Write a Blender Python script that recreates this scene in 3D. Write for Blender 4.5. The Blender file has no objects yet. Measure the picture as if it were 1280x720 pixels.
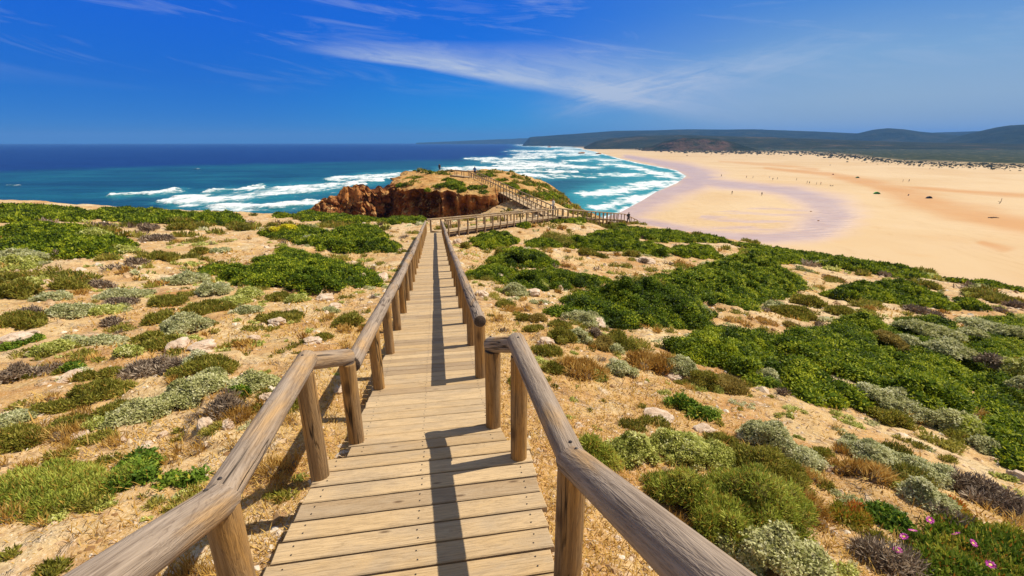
import bpy, math, random
import numpy as np
from mathutils import Vector, Matrix
from mathutils.bvhtree import BVHTree

R = math.radians
rng = np.random.default_rng(7)
random.seed(7)
scene = bpy.context.scene

# ------------------------------------------------------------------ camera
F_PX, PITCH = 570.0, R(17.70)                 # focal length in photo pixels (1280 wide), downward pitch
CP, SP = math.cos(PITCH), math.sin(PITCH)
cam_data = bpy.data.cameras.new("camera")
cam_data.sensor_width = 36.0
cam_data.lens = 36.0 * F_PX / 1280.0
cam_data.clip_start = 0.05
cam_data.clip_end = 60000
cam = bpy.data.objects.new("camera", cam_data)
scene.collection.objects.link(cam)
cam.location = (0, 0, 0)
cam.rotation_euler = (R(90) - PITCH, 0, 0)
scene.camera = cam

# ------------------------------------------------------------------ sun, sky, exposure
SUN_EL, SUN_AZ = R(55.5), R(72.3)             # azimuth measured from +Y towards +X
SUN_DIR = Vector((math.sin(SUN_AZ) * math.cos(SUN_EL), math.cos(SUN_AZ) * math.cos(SUN_EL), math.sin(SUN_EL)))
sun_data = bpy.data.lights.new("sun", 'SUN')
sun_data.energy = 4.6
sun_data.angle = R(0.5)
sun_data.color = (1.0, 0.925, 0.77)
sun = bpy.data.objects.new("sun", sun_data)
sun.rotation_euler = (-SUN_DIR).to_track_quat('-Z', 'Y').to_euler()
sun.location = (60, 20, 90)
scene.collection.objects.link(sun)
scene.view_settings.view_transform = 'Standard'
scene.view_settings.look = 'None'
scene.view_settings.gamma = 1.0
scene.view_settings.use_curve_mapping = False
scene.view_settings.exposure = 0.28
scene.render.engine = 'CYCLES'
scene.cycles.max_bounces = 6
scene.cycles.volume_bounces = 0
scene.cycles.use_denoising = True
scene.cycles.transparent_max_bounces = 8


class NT:
    """small helper around a node tree"""
    def __init__(self, tree):
        self.t = tree
        self.n = tree.nodes
        self.l = tree.links

    def new(self, kind, **kw):
        nd = self.n.new(kind)
        for k, v in kw.items():
            setattr(nd, k, v)
        return nd

    def put(self, sock, val):
        if hasattr(val, 'is_output'):
            self.l.new(val, sock)
        elif val is not None:
            if isinstance(val, (tuple, list)) and len(val) == 3 and sock.type == 'RGBA':
                val = (*val, 1)
            sock.default_value = val

    def math(self, op, a, b=None, c=None, clamp=False):
        nd = self.new('ShaderNodeMath', operation=op, use_clamp=clamp)
        self.put(nd.inputs[0], a)
        if b is not None:
            self.put(nd.inputs[1], b)
        if c is not None:
            self.put(nd.inputs[2], c)
        return nd.outputs[0]

    def mix(self, fac, a, b, blend='MIX'):
        nd = self.new('ShaderNodeMix', data_type='RGBA', blend_type=blend)
        self.put(nd.inputs[0], fac)
        self.put(nd.inputs[6], a)
        self.put(nd.inputs[7], b)
        return nd.outputs[2]

    def noise(self, vec, scale, detail=4, rough=.55, dist=0.0, out=0):
        nd = self.new('ShaderNodeTexNoise')
        if vec is not None:
            self.put(nd.inputs['Vector'], vec)
        nd.inputs['Scale'].default_value = scale
        nd.inputs['Detail'].default_value = detail
        nd.inputs['Roughness'].default_value = rough
        nd.inputs['Distortion'].default_value = dist
        return nd.outputs[out]

    def mapping(self, vec, scale=(1, 1, 1), loc=(0, 0, 0), rot=(0, 0, 0)):
        nd = self.new('ShaderNodeMapping')
        self.put(nd.inputs['Vector'], vec)
        self.put(nd.inputs['Location'], loc)
        nd.inputs['Scale'].default_value = scale
        nd.inputs['Rotation'].default_value = rot
        return nd.outputs[0]

    def rng(self, v, a, b, c=0.0, d=1.0, smooth=False):
        nd = self.new('ShaderNodeMapRange')
        if smooth:
            nd.interpolation_type = 'SMOOTHSTEP'
        self.put(nd.inputs[0], v)
        self.put(nd.inputs[1], a)
        self.put(nd.inputs[2], b)
        self.put(nd.inputs[3], c)
        self.put(nd.inputs[4], d)
        return nd.outputs[0]

    def ramp(self, v, stops):
        nd = self.new('ShaderNodeValToRGB')
        self.put(nd.inputs[0], v)
        el = nd.color_ramp.elements
        while len(el) < len(stops):
            el.new(0.5)
        for e, (p, c) in zip(el, stops):
            e.position = p
            e.color = (*c, 1)
        return nd.outputs[0]

    def attr(self, name, out=2):
        nd = self.new('ShaderNodeAttribute', attribute_name=name)
        return nd.outputs[out]


# world: Nishita sky with a thin cirrus layer defined by azimuth and elevation
world = bpy.data.worlds.new("World")
scene.world = world
world.use_nodes = True
W = NT(world.node_tree)
W.n.clear()
sky = W.new('ShaderNodeTexSky', sky_type='NISHITA', sun_disc=False)
sky.sun_elevation = SUN_EL
sky.sun_rotation = SUN_AZ
sky.altitude = 30
sky.air_density = 1.0
sky.dust_density = 0.3
sky.ozone_density = 2.0
tc = W.new('ShaderNodeTexCoord')
sep = W.new('ShaderNodeSeparateXYZ')
W.put(sep.inputs[0], tc.outputs['Generated'])
dx, dy, dz = sep.outputs
az = W.math('MULTIPLY', W.math('ARCTAN2', dx, dy), 180 / math.pi)          # degrees, 0 = straight ahead
el = W.math('MULTIPLY', W.math('ARCSINE', dz), 180 / math.pi)


def vec3(x, y, z=0.0):
    nd = W.new('ShaderNodeCombineXYZ')
    W.put(nd.inputs[0], x)
    W.put(nd.inputs[1], y)
    W.put(nd.inputs[2], z)
    return nd.outputs[0]


# streak 1: falls from upper left to the right, sharp lower edge, feathered top
curve1 = W.math('SUBTRACT', W.math('SUBTRACT', 6.72, W.math('MULTIPLY', az, .135)),
                W.math('MULTIPLY', W.math('MULTIPLY', az, az), .0014))
warp = W.math('MULTIPLY', W.math('SUBTRACT', W.noise(vec3(W.math('MULTIPLY', az, .13), W.math('MULTIPLY', el, .3), 3.1), 1.0, 4), .5), 1.0)
d1 = W.math('ADD', W.math('SUBTRACT', el, curve1), W.math('MULTIPLY', warp, .45))
thick = W.rng(az, -24, 10, .8, 5.6)
up1 = W.rng(d1, thick, 0.0, 0, 1)
lo1 = W.rng(d1, W.rng(az, -10, 14, -.35, -1.6), 0.3, 0, 1, True)
m1 = W.math('MULTIPLY', up1, lo1)
m1 = W.math('MULTIPLY', m1, W.math('MULTIPLY', W.rng(az, -25, -14, 0, 1, True), W.rng(az, 34, 10, 0, 1, True)))
fib1 = W.noise(vec3(W.math('MULTIPLY', W.math('ADD', az, W.math('MULTIPLY', el, 1.2)), .20), W.math('MULTIPLY', d1, 1.0), 0.7), 1.0, 7, .65, .9)
m1 = W.math('MULTIPLY', m1, W.rng(fib1, .20, .60, .35, 1.0))
# streak 2: a fan of fibres rising to the right from the end of streak 1
curve2 = W.math('ADD', 5.2, W.math('MULTIPLY', W.math('SUBTRACT', az, 12.8), .17))
d2 = W.math('ADD', W.math('SUBTRACT', el, curve2), W.math('MULTIPLY', warp, 1.2))
m2 = W.math('MULTIPLY', W.rng(W.math('ABSOLUTE', d2), 2.6, 0.0, 0, 1, True),
            W.math('MULTIPLY', W.rng(az, 0, 14, 0, 1, True), W.rng(az, 40, 18, 0, 1, True)))
fib2 = W.noise(vec3(W.math('MULTIPLY', az, .14), W.math('MULTIPLY', d2, .95), 5.7), 1.0, 7, .68, 1.0)
m2 = W.math('MULTIPLY', m2, W.rng(fib2, .36, .74, 0.0, .85))
# faint high wisps
fib3 = W.noise(vec3(W.math('MULTIPLY', W.math('ADD', az, W.math('MULTIPLY', el, 1.6)), .07), W.math('MULTIPLY', W.math('ADD', el, W.math('MULTIPLY', az, .10)), .45), 9.2), 1.0, 6, .65, 1.0)
m3 = W.math('MULTIPLY', W.rng(fib3, .50, .85, 0.0, .5), W.rng(el, 4.5, 8, 0, 1))
cl = W.math('MINIMUM', W.math('ADD', W.math('ADD', m1, m2), m3), 1.0)
# clear air: deep blue on the left, paling towards the hazy right-hand horizon
E16 = lambda stops, gain=(1.6, 10.0, 8.7): W.ramp(W.rng(el, -2, 18), [((e + 2) / 20, tuple(c * k for c, k in zip(col, gain))) for e, col in stops])
left = E16([(-2, (.030, .20, .58)), (0, (.022, .175, .60)), (2.5, (.012, .145, .60)), (6, (.007, .115, .60)), (11, (.010, .10, .64)), (18, (.014, .085, .64))])
mid = E16([(-2, (.09, .30, .66)), (0, (.075, .28, .66)), (4, (.035, .22, .70)), (10, (.013, .13, .70)), (18, (.014, .09, .66))])
right = E16([(-2, (.46, .50, .64)), (0, (.45, .49, .64)), (4, (.42, .49, .66)), (8, (.28, .42, .69)), (13, (.10, .27, .69)), (18, (.05, .19, .67))], (6.4, 8.0, 8.1))
skyc = W.mix(W.rng(az, -34, 2, 0, 1, True), left, mid)
skyc = W.mix(W.rng(W.math('ADD', az, W.math('MULTIPLY', warp, 5.0)), -6, 36, 0, 1, True), skyc, right)
skyc = W.mix(W.math('MULTIPLY', cl, .92), skyc, (4.3, 5.0, 6.3))
# overhead and behind, unseen: physical sky with flat grey mixed in as fill light
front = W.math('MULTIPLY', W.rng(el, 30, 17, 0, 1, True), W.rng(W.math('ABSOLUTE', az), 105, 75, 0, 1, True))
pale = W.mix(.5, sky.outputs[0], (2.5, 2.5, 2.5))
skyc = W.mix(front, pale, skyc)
bg = W.new('ShaderNodeBackground')
bg.inputs['Strength'].default_value = 0.10
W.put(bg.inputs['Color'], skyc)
wo = W.new('ShaderNodeOutputWorld')
W.l.new(bg.outputs[0], wo.inputs['Surface'])


# ------------------------------------------------------------------ noise and small numeric helpers
_perm = np.random.default_rng(11).permutation(256)
_perm = np.concatenate([_perm, _perm, _perm])
_g = np.random.default_rng(12).normal(size=(256, 3))
_g /= np.linalg.norm(_g, axis=1)[:, None]


def perlin(x, y, z=0.0):
    x, y, z = np.broadcast_arrays(np.asarray(x, float), np.asarray(y, float), np.asarray(z, float))
    xi, yi, zi = np.floor(x).astype(int), np.floor(y).astype(int), np.floor(z).astype(int)
    xf, yf, zf = x - xi, y - yi, z - zi
    f = lambda t: t * t * t * (t * (t * 6 - 15) + 10)
    u, v, w = f(xf), f(yf), f(zf)
    xi, yi, zi = xi & 255, yi & 255, zi & 255

    def gr(a, b, c):
        g = _g[_perm[_perm[_perm[(xi + a) & 255] + ((yi + b) & 255)] + ((zi + c) & 255)]]
        return g[..., 0] * (xf - a) + g[..., 1] * (yf - b) + g[..., 2] * (zf - c)
    l = lambda t, a, b: a + t * (b - a)
    return 1.5 * l(w, l(v, l(u, gr(0, 0, 0), gr(1, 0, 0)), l(u, gr(0, 1, 0), gr(1, 1, 0))),
                   l(v, l(u, gr(0, 0, 1), gr(1, 0, 1)), l(u, gr(0, 1, 1), gr(1, 1, 1))))


def fbm(x, y, z=0.0, oct=4, gain=.5):
    s, a = 0, 1.0
    for k in range(oct):
        s = s + a * perlin(np.asarray(x) * 2 ** k + 17.3 * k, np.asarray(y) * 2 ** k + 9.1 * k, np.asarray(z) * 2 ** k)
        a *= gain
    return s


def smooth(a, b, x):
    t = np.clip((np.asarray(x) - a) / (b - a), 0, 1)
    return t * t * (3 - 2 * t)


def ray(u, v):
    """direction from the camera through photo pixel (u, v); length 1 along the view axis"""
    x, y = (u - 640) / F_PX, (v - 360) / F_PX
    return Vector((x, CP - y * SP, -SP - y * CP))


def on_level(u, v, z):
    d = ray(u, v)
    return d * (z / d.z)


def project(x, y, z):
    dep = y * CP - z * SP
    return 640 + F_PX * x / dep, 360 + F_PX * (-(y * SP) - z * CP) / dep


# ------------------------------------------------------------------ object helpers
def link(o, parent=None):
    scene.collection.objects.link(o)
    if parent is not None:
        o.parent = parent
    return o


def tag(o, label=None, cat=None, group=None, kind=None):
    if label:
        o["label"] = label
    if cat:
        o["category"] = cat
    if group:
        o["group"] = group
    if kind:
        o["kind"] = kind
    return o


def empty(name, loc, label=None, cat=None, group=None):
    o = bpy.data.objects.new(name, None)
    o.empty_display_size = .2
    o.location = loc
    link(o)
    return tag(o, label, cat, group)


def np_mesh(name, verts, faces, mats=(), attrs=None, mat_idx=None, smooth_shade=False, uv=None):
    """verts (n,3); faces (m,3) or (m,4) array, or a list of such arrays; attrs: {name: per-vertex floats}"""
    me = bpy.data.meshes.new(name)
    verts = np.asarray(verts, np.float32)
    fl = faces if isinstance(faces, list) else [faces]
    fl = [np.asarray(f, np.int32) for f in fl if len(f)]
    loops = np.concatenate([f.ravel() for f in fl])
    tot = np.concatenate([np.full(len(f), f.shape[1], np.int32) for f in fl])
    start = np.concatenate([[0], np.cumsum(tot)[:-1]]).astype(np.int32)
    me.vertices.add(len(verts))
    me.vertices.foreach_set('co', verts.ravel())
    me.loops.add(len(loops))
    me.loops.foreach_set('vertex_index', loops)
    me.polygons.add(len(tot))
    me.polygons.foreach_set('loop_start', start)
    me.polygons.foreach_set('loop_total', tot)
    if mat_idx is not None:
        me.polygons.foreach_set('material_index', np.asarray(mat_idx, np.int32))
    me.polygons.foreach_set('use_smooth', np.full(len(tot), smooth_shade, bool))
    for m in mats:
        me.materials.append(m)
    me.update(calc_edges=True)
    for k, a in (attrs or {}).items():
        at = me.attributes.new(k, 'FLOAT', 'POINT')
        at.data.foreach_set('value', np.asarray(a, np.float32))
    if uv is not None:
        ul = me.uv_layers.new(name='UVMap')
        ul.data.foreach_set('uv', np.asarray(uv, np.float32)[loops].ravel())
    me.validate()
    return me


def mesh_obj(name, me, parent=None, loc=(0, 0, 0)):
    o = bpy.data.objects.new(name, me)
    o.location = loc
    return link(o, parent)


def grid_faces(nr, nc, wrap=False):
    i = np.arange(nr - 1)[:, None]
    j = np.arange(nc if wrap else nc - 1)[None, :]
    j2 = (j + 1) % nc
    a, b, c, d = i * nc + j, i * nc + j2, (i + 1) * nc + j2, (i + 1) * nc + j
    return np.stack([np.broadcast_to(q, (nr - 1, j.shape[1])) for q in (a, b, c, d)], -1).reshape(-1, 4)


def material(name):
    m = bpy.data.materials.new(name)
    m.use_nodes = True
    t = NT(m.node_tree)
    b = t.n['Principled BSDF']
    return m, t, b


# ------------------------------------------------------------------ materials: ground, rock, sand, sea
def bump(t, b, height, strength, dist):
    nd = t.new('ShaderNodeBump')
    nd.inputs['Strength'].default_value = strength
    nd.inputs['Distance'].default_value = dist
    t.put(nd.inputs['Height'], height)
    t.l.new(nd.outputs[0], b.inputs['Normal'])
    return nd


def make_soil():
    m, t, b = material("sandy_soil")
    co = t.new('ShaderNodeTexCoord').outputs['Object']
    big = t.noise(co, .16, 5, .6)
    mid = t.noise(co, .9, 6, .62)
    fine = t.noise(co, 9, 6, .7)
    grit = t.noise(co, 55, 3, .7)
    col = t.ramp(mid, [(.28, (.36, .185, .07)), (.43, (.55, .325, .12)), (.57, (.62, .43, .20)), (.72, (.68, .54, .335))])
    col = t.mix(t.rng(big, .50, .68, 0, .85), col, (.70, .54, .34))                      # pale stony ground
    rust = t.math('MULTIPLY', t.rng(t.noise(co, .75, 6, .7, .5), .44, .64, 0, .85), t.attr('litter'))
    col = t.mix(rust, col, (.42, .18, .04))                                             # dry orange litter
    stone = t.rng(t.noise(co, 3.2, 5, .7, .8), .56, .64)
    col = t.mix(t.math('MULTIPLY', stone, .6), col, t.ramp(t.noise(co, 5, 2), [(.35, (.66, .45, .28)), (.65, (.80, .64, .47))]))
    col = t.mix(t.rng(fine, .52, .34, 0, .65), col, (.22, .11, .045))
    col = t.mix(t.rng(grit, .54, .68, 0, .55), col, (.80, .68, .52))
    col = t.mix(t.rng(grit, .42, .30, 0, .4), col, (.24, .12, .05))
    t.put(b.inputs['Base Color'], col)
    b.inputs['Roughness'].default_value = .95
    b.inputs['Specular IOR Level'].default_value = .15
    h = t.math('ADD', t.math('MULTIPLY', fine, .6), t.math('ADD', t.math('MULTIPLY', grit, .18), t.math('MULTIPLY', stone, .5)))
    bump(t, b, h, .85, .06)
    return m


def make_cliff():
    m, t, b = material("cliff_rock")
    co = t.new('ShaderNodeTexCoord').outputs['Object']
    geo = t.new('ShaderNodeNewGeometry')
    sepn = t.new('ShaderNodeSeparateXYZ')
    t.put(sepn.inputs[0], geo.outputs['True Normal'])
    a = t.noise(t.mapping(co, (.6, .6, 1.1)), .30, 7, .68, .6)
    c = t.noise(t.mapping(co, (.9, .9, 2.0)), .8, 6, .68, .3)
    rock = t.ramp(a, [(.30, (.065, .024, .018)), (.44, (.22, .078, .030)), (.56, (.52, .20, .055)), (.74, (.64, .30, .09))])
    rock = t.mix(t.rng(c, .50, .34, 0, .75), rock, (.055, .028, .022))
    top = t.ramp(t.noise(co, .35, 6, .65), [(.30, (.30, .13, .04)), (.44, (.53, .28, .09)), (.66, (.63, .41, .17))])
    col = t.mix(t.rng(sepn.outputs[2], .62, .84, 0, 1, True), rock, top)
    t.put(b.inputs['Base Color'], col)
    b.inputs['Roughness'].default_value = .95
    b.inputs['Specular IOR Level'].default_value = .1
    bump(t, b, t.math('ADD', c, t.noise(co, 3, 6, .7)), .9, .35)
    return m


def make_sand():
    m, t, b = material("beach_sand")
    co = t.new('ShaderNodeTexCoord').outputs['Object']
    n = t.noise(t.mapping(co, (1, 1, 1)), .012, 6, .6, .6)
    n2 = t.noise(co, .10, 6, .65)
    wet, veg, tone = t.attr('wet'), t.attr('veg'), t.attr('tone')
    dry = t.ramp(n, [(.35, (.575, .395, .215)), (.60, (.63, .465, .28))])
    dry = t.mix(t.math('MULTIPLY', tone, .9), dry, (.54, .285, .12))
    dry = t.mix(t.rng(n2, .55, .72, 0, .25), dry, (.58, .33, .14))
    tracks = t.noise(t.mapping(co, (.05, .011, 1), rot=(0, 0, R(25))), 1.0, 5, .6, 2.0)
    dry = t.mix(t.math('MULTIPLY', t.rng(t.math('ABSOLUTE', t.math('SUBTRACT', tracks, .5)), .012, .0), .22), dry, (.40, .22, .09))
    wetc = t.mix(t.rng(n2, .4, .65), (.50, .335, .285), (.57, .405, .34))
    col = t.mix(wet, dry, wetc)
    vegc = t.ramp(t.noise(co, .05, 6, .7), [(.35, (.016, .026, .010)), (.55, (.035, .045, .016)), (.66, (.10, .085, .04)), (.8, (.35, .24, .13))])
    col = t.mix(veg, col, vegc)
    t.put(b.inputs['Base Color'], col)
    t.put(b.inputs['Roughness'], t.rng(wet, 0, 1, .95, .28))
    t.put(b.inputs['Specular IOR Level'], t.rng(wet, 0, 1, .1, .55))
    rip = t.new('ShaderNodeTexWave', wave_type='BANDS', bands_direction='Y')
    t.put(rip.inputs['Vector'], co)
    rip.inputs['Scale'].default_value = .10
    rip.inputs['Distortion'].default_value = 9
    rip.inputs['Detail'].default_value = 3
    rip.inputs['Detail Scale'].default_value = .8
    bump(t, b, t.math('ADD', t.math('MULTIPLY', rip.outputs['Fac'], t.attr('ripple')), t.math('MULTIPLY', n2, .3)), .5, .5)
    return m


def make_sea():
    m, t, b = material("sea_water")
    co = t.new('ShaderNodeTexCoord').outputs['Object']
    foam, deep = t.attr('foam'), t.attr('deep')
    n = t.noise(t.mapping(co, (.010, .03, 1)), 1.0, 6, .65, .3)
    shallow = t.ramp(n, [(.34, (.003, .042, .075)), (.5, (.005, .072, .108)), (.66, (.010, .115, .145))])
    deepc = t.ramp(n, [(.35, (.0025, .018, .095)), (.65, (.004, .030, .135))])
    col = t.mix(deep, shallow, deepc)
    col = t.mix(t.math('MULTIPLY', t.attr('shoal'), .75), col, (.04, .32, .35))
    f2 = t.noise(t.mapping(co, (.20, .085, 1)), 1.0, 7, .74, .4)
    fm = t.rng(t.math('ADD', foam, t.math('MULTIPLY', t.math('SUBTRACT', f2, .5), 2.0)), .28, .88, 0, .95, True)
    fm = t.math('MULTIPLY', fm, t.rng(foam, 0.02, .15))
    col = t.mix(fm, col, (.80, .82, .82))
    t.put(b.inputs['Base Color'], col)
    t.put(b.inputs['Roughness'], t.rng(fm, 0, 1, .32, .9))
    b.inputs['Specular IOR Level'].default_value = .18
    b.inputs['IOR'].default_value = 1.33
    sw = t.math('ADD', t.noise(t.mapping(co, (.035, .11, 1)), 1.0, 6, .65), t.math('MULTIPLY', t.noise(t.mapping(co, (.35, .6, 1)), 1.0, 3), .25))
    bump(t, b, sw, .8, 3.0)
    return m


def make_hill(name, tones, red=False):
    m, t, b = material(name)
    co = t.new('ShaderNodeTexCoord').outputs['Object']
    a = t.noise(co, .006, 6, .68, .4)
    c = t.noise(co, .022, 6, .75)
    col = t.ramp(a, [(.35, tones[0]), (.55, tones[1]), (.70, tones[2])])
    col = t.mix(t.rng(c, .56, .74, 0, .7), col, tones[2])
    if red:
        col = t.mix(t.math('MULTIPLY', t.attr('red'), t.rng(c, .40, .62, 0, .8)), col, (.15, .08, .052))
    t.put(b.inputs['Base Color'], col)
    b.inputs['Roughness'].default_value = 1
    b.inputs['Specular IOR Level'].default_value = 0.05
    bump(t, b, c, .9, 12)
    return m


SOIL, CLIFF, SAND, SEA = make_soil(), make_cliff(), make_sand(), make_sea()

# ------------------------------------------------------------------ materials: wood
def make_log(name, grey, warm, dark, warm_lo, warm_hi):
    """round weathered timber, grain along local Z"""
    m, t, b = material(name)
    co = t.new('ShaderNodeTexCoord').outputs['Object']
    info = t.new('ShaderNodeObjectInfo')
    off = t.new('ShaderNodeCombineXYZ')
    t.put(off.inputs[2], t.math('MULTIPLY', info.outputs['Random'], 60.0))
    add = t.new('ShaderNodeVectorMath', operation='ADD')
    t.put(add.inputs[0], co)
    t.put(add.inputs[1], off.outputs[0])
    v = add.outputs[0]
    ring = t.noise(t.mapping(v, (9, 9, .9)), 1.0, 4, .6, 2.2)
    lines = t.math('FRACT', t.math('MULTIPLY', ring, 9.0))                       # contour-like figure of the cut grain
    lines = t.math('ABSOLUTE', t.math('SUBTRACT', lines, .5))
    fine = t.noise(t.mapping(v, (70, 70, 3.2)), 1.0, 4, .65)
    patch = t.noise(t.mapping(v, (5, 5, 1.3)), 1.0, 4, .6, .5)
    col = t.mix(t.rng(patch, warm_lo, warm_hi, 0, 1, True), grey, warm)
    col = t.mix(t.rng(fine, .55, .36, 0, .55), col, dark)
    col = t.mix(t.rng(lines, .12, .0, 0, .42), col, dark)
    col = t.mix(t.rng(fine, .58, .72, 0, .4), col, tuple(min(1, c * 1.55) for c in grey))
    crackn = t.noise(t.mapping(v, (11, 11, .42)), 1.0, 3, .55, .35)
    crack = t.math('MULTIPLY', t.rng(t.math('ABSOLUTE', t.math('SUBTRACT', crackn, .52)), .017, .003), t.rng(t.noise(t.mapping(v, (3, 3, .6)), 1.0, 2), .44, .54))
    col = t.mix(t.math('MULTIPLY', crack, .9), col, (.012, .008, .006))
    kn = t.new('ShaderNodeTexVoronoi', feature='F1')
    t.put(kn.inputs['Vector'], t.mapping(v, (5.5, 5.5, 2.4)))
    kn.inputs['Scale'].default_value = 1.0
    knot = t.rng(kn.outputs['Distance'], .20, .08)
    col = t.mix(t.math('MULTIPLY', knot, .85), col, dark)
    t.put(b.inputs['Base Color'], col)
    b.inputs['Roughness'].default_value = .8
    b.inputs['Specular IOR Level'].default_value = .25
    h = t.math('SUBTRACT', t.math('ADD', t.math('MULTIPLY', fine, .5), t.math('MULTIPLY', lines, .25)), t.math('MULTIPLY', crack, 1.6))
    bump(t, b, h, .7, .012)
    return m


RAIL_WOOD = make_log("grey_weathered_log", (.36, .275, .205), (.47, .29, .135), (.105, .068, .046), .47, .68)
POST_WOOD = make_log("brown_post_log", (.31, .195, .095), (.44, .235, .07), (.10, .052, .022), .36, .62)
FAR_WOOD = make_log("pale_far_log", (.34, .25, .165), (.40, .26, .12), (.13, .08, .045), .40, .65)


def make_end():
    m, t, b = material("log_end_grain")
    co = t.new('ShaderNodeTexCoord').outputs['Object']
    n = t.noise(t.mapping(co, (60, 60, 5)), 1.0, 4, .6)
    t.put(b.inputs['Base Color'], t.ramp(n, [(.35, (.03, .02, .015)), (.65, (.11, .07, .045))]))
    b.inputs['Roughness'].default_value = .9
    return m


END_GRAIN = make_end()


def make_plank():
    m, t, b = material("weathered_planks")
    uv = t.new('ShaderNodeUVMap', uv_map='UVMap').outputs[0]
    tint = t.attr('tint')
    ring = t.noise(t.mapping(uv, (1.6, 14, 1)), 1.0, 4, .6, 1.3)
    lines = t.math('ABSOLUTE', t.math('SUBTRACT', t.math('FRACT', t.math('MULTIPLY', ring, 7.0)), .5))
    fine = t.noise(t.mapping(uv, (5, 120, 1)), 1.0, 4, .7)
    blot = t.noise(t.mapping(uv, (1.5, 5, 1)), 1.0, 5, .65, .4)
    warm = t.ramp(tint, [(.0, (.36, .25, .15)), (.5, (.54, .365, .185)), (1.0, (.63, .45, .255))])
    col = t.mix(t.rng(blot, .44, .66, 0, .85), warm, (.45, .335, .215))         # greyed patches
    col = t.mix(t.rng(lines, .16, 0, 0, .33), col, (.20, .125, .06))
    col = t.mix(t.rng(fine, .52, .34, 0, .5), col, (.19, .125, .07))
    col = t.mix(t.rng(fine, .58, .74, 0, .4), col, (.66, .53, .36))
    kn = t.new('ShaderNodeTexVoronoi', feature='F1')
    t.put(kn.inputs['Vector'], t.mapping(uv, (2.6, 8, 1)))
    kn.inputs['Scale'].default_value = 1.0
    knot = t.rng(kn.outputs['Distance'], .12, .04)
    col = t.mix(t.math('MULTIPLY', knot, .8), col, (.10, .055, .028))
    t.put(b.inputs['Base Color'], col)
    b.inputs['Roughness'].default_value = .82
    b.inputs['Specular IOR Level'].default_value = .22
    bump(t, b, t.math('ADD', fine, t.math('MULTIPLY', lines, .4)), .6, .006)
    return m


PLANK = make_plank()


def make_beam():
    m, t, b = material("dark_beam_wood")
    co = t.new('ShaderNodeTexCoord').outputs['Object']
    n = t.noise(t.mapping(co, (2, 2, 30)), 1.0, 4, .6)
    t.put(b.inputs['Base Color'], t.ramp(n, [(.35, (.10, .06, .03)), (.65, (.22, .14, .075))]))
    b.inputs['Roughness'].default_value = .9
    return m


BEAM = make_beam()

# ------------------------------------------------------------------ ground: thin-plate surface through surveyed heights
CTRL = np.array([
    (0, 0, -2.25), (0, -6, -1.4), (-.6, 3, -2.62), (-1.9, 10.5, -3.72), (-3.4, 19.5, -4.85), (-5, 28.7, -5.85), (4, 45, -7.25),
    (-.5, 37, -6.6), (14.7, 61, -10.5), (2.6, 59, -6.75), (3.4, 52, -6.95), (9.5, 53, -9.05), (12, 57, -9.95), (-5, 57, -8.6), (-2, 52, -8.0),
    (-3.2, 2.2, -2.55), (-6, 4.75, -2.95), (-11, 10, -3.55), (-28, 25, -5.0), (-62, 55, -6.6), (-45, 58, -8.0), (-25, 58, -8.9),
    (-13, 52, -8.6), (-30, 40, -6.9), (-15, 30, -6.0), (-8, 17, -4.65), (-20, 12, -3.8), (-5, 9, -3.5), (-3, 6, -3.05),
    (3.7, 2.5, -3.0), (8.6, 6.5, -4.5), (2, 6, -3.3), (5, 12, -4.6), (10, 20, -6.2), (38, 32.4, -10.5), (27.8, 43, -10.3),
    (16.3, 57.7, -10.0), (15, 35, -8.0), (20, 20, -7.2), (1, 22, -5.5), (8, 45, -8.0), (25, 15, -7.4), (48, 20, -11.5),
    (-80, 20, -5.5), (30, -5, -6.0), (-30, -10, -2.5), (7, 70, -8.6), (60, 0, -11)], float)


def tps_fit(P):
    n = len(P)
    d = np.hypot(P[:, None, 0] - P[None, :, 0], P[:, None, 1] - P[None, :, 1])
    K = np.where(d > 0, d * d * np.log(np.maximum(d, 1e-9)), 0) + np.eye(n) * .3
    A = np.zeros((n + 3, n + 3))
    A[:n, :n] = K
    A[:n, n:] = np.c_[np.ones(n), P[:, :2]]
    A[n:, :n] = A[:n, n:].T
    return np.linalg.solve(A, np.r_[P[:, 2], 0, 0, 0])


_tw = tps_fit(CTRL)


def tps(x, y):
    x, y = np.asarray(x, float), np.asarray(y, float)
    s = _tw[-3] + _tw[-2] * x + _tw[-1] * y
    for (cx, cy, _), w in zip(CTRL, _tw[:-3]):
        r2 = (x - cx) ** 2 + (y - cy) ** 2
        s = s + w * .5 * r2 * np.log(np.maximum(r2, 1e-9))
    return s


EDGE_AZ = np.radians([-180, -90, -48, -37.5, -23.7, -13.8, -10, -4, 0, 2, 5, 8, 15.8, 33, 49.5, 70, 90, 180])
EDGE_R = np.array([60, 80, 84, 74, 63, 54, 54, 55, 58, 68, 76, 66, 60, 51.5, 50.5, 50, 60, 60], float)


def base_height(x, y):
    """smooth ground without small relief"""
    r, a = np.hypot(x, y), np.arctan2(x, y)
    over = r - (np.interp(a, EDGE_AZ, EDGE_R) + 2.5 * perlin(np.asarray(x) * .12, np.asarray(y) * .12, 4.4))
    z = tps(x, y) - np.where(over > 0, .10 * np.maximum(over, 0) ** 1.9, 0)
    return np.maximum(z, -26.5)


WALK = np.array([(-.1, -2.0), (-.64, 3.06), (-1.9, 10.55), (-4.95, 28.9), (4.0, 45.0)])


def seg_dist(x, y, P):
    best = np.full(np.shape(x), 1e9)
    for (ax, ay), (bx, by) in zip(P[:-1], P[1:]):
        ex, ey = bx - ax, by - ay
        t = np.clip(((x - ax) * ex + (y - ay) * ey) / (ex * ex + ey * ey), 0, 1)
        best = np.minimum(best, np.hypot(x - ax - t * ex, y - ay - t * ey))
    return best


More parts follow.
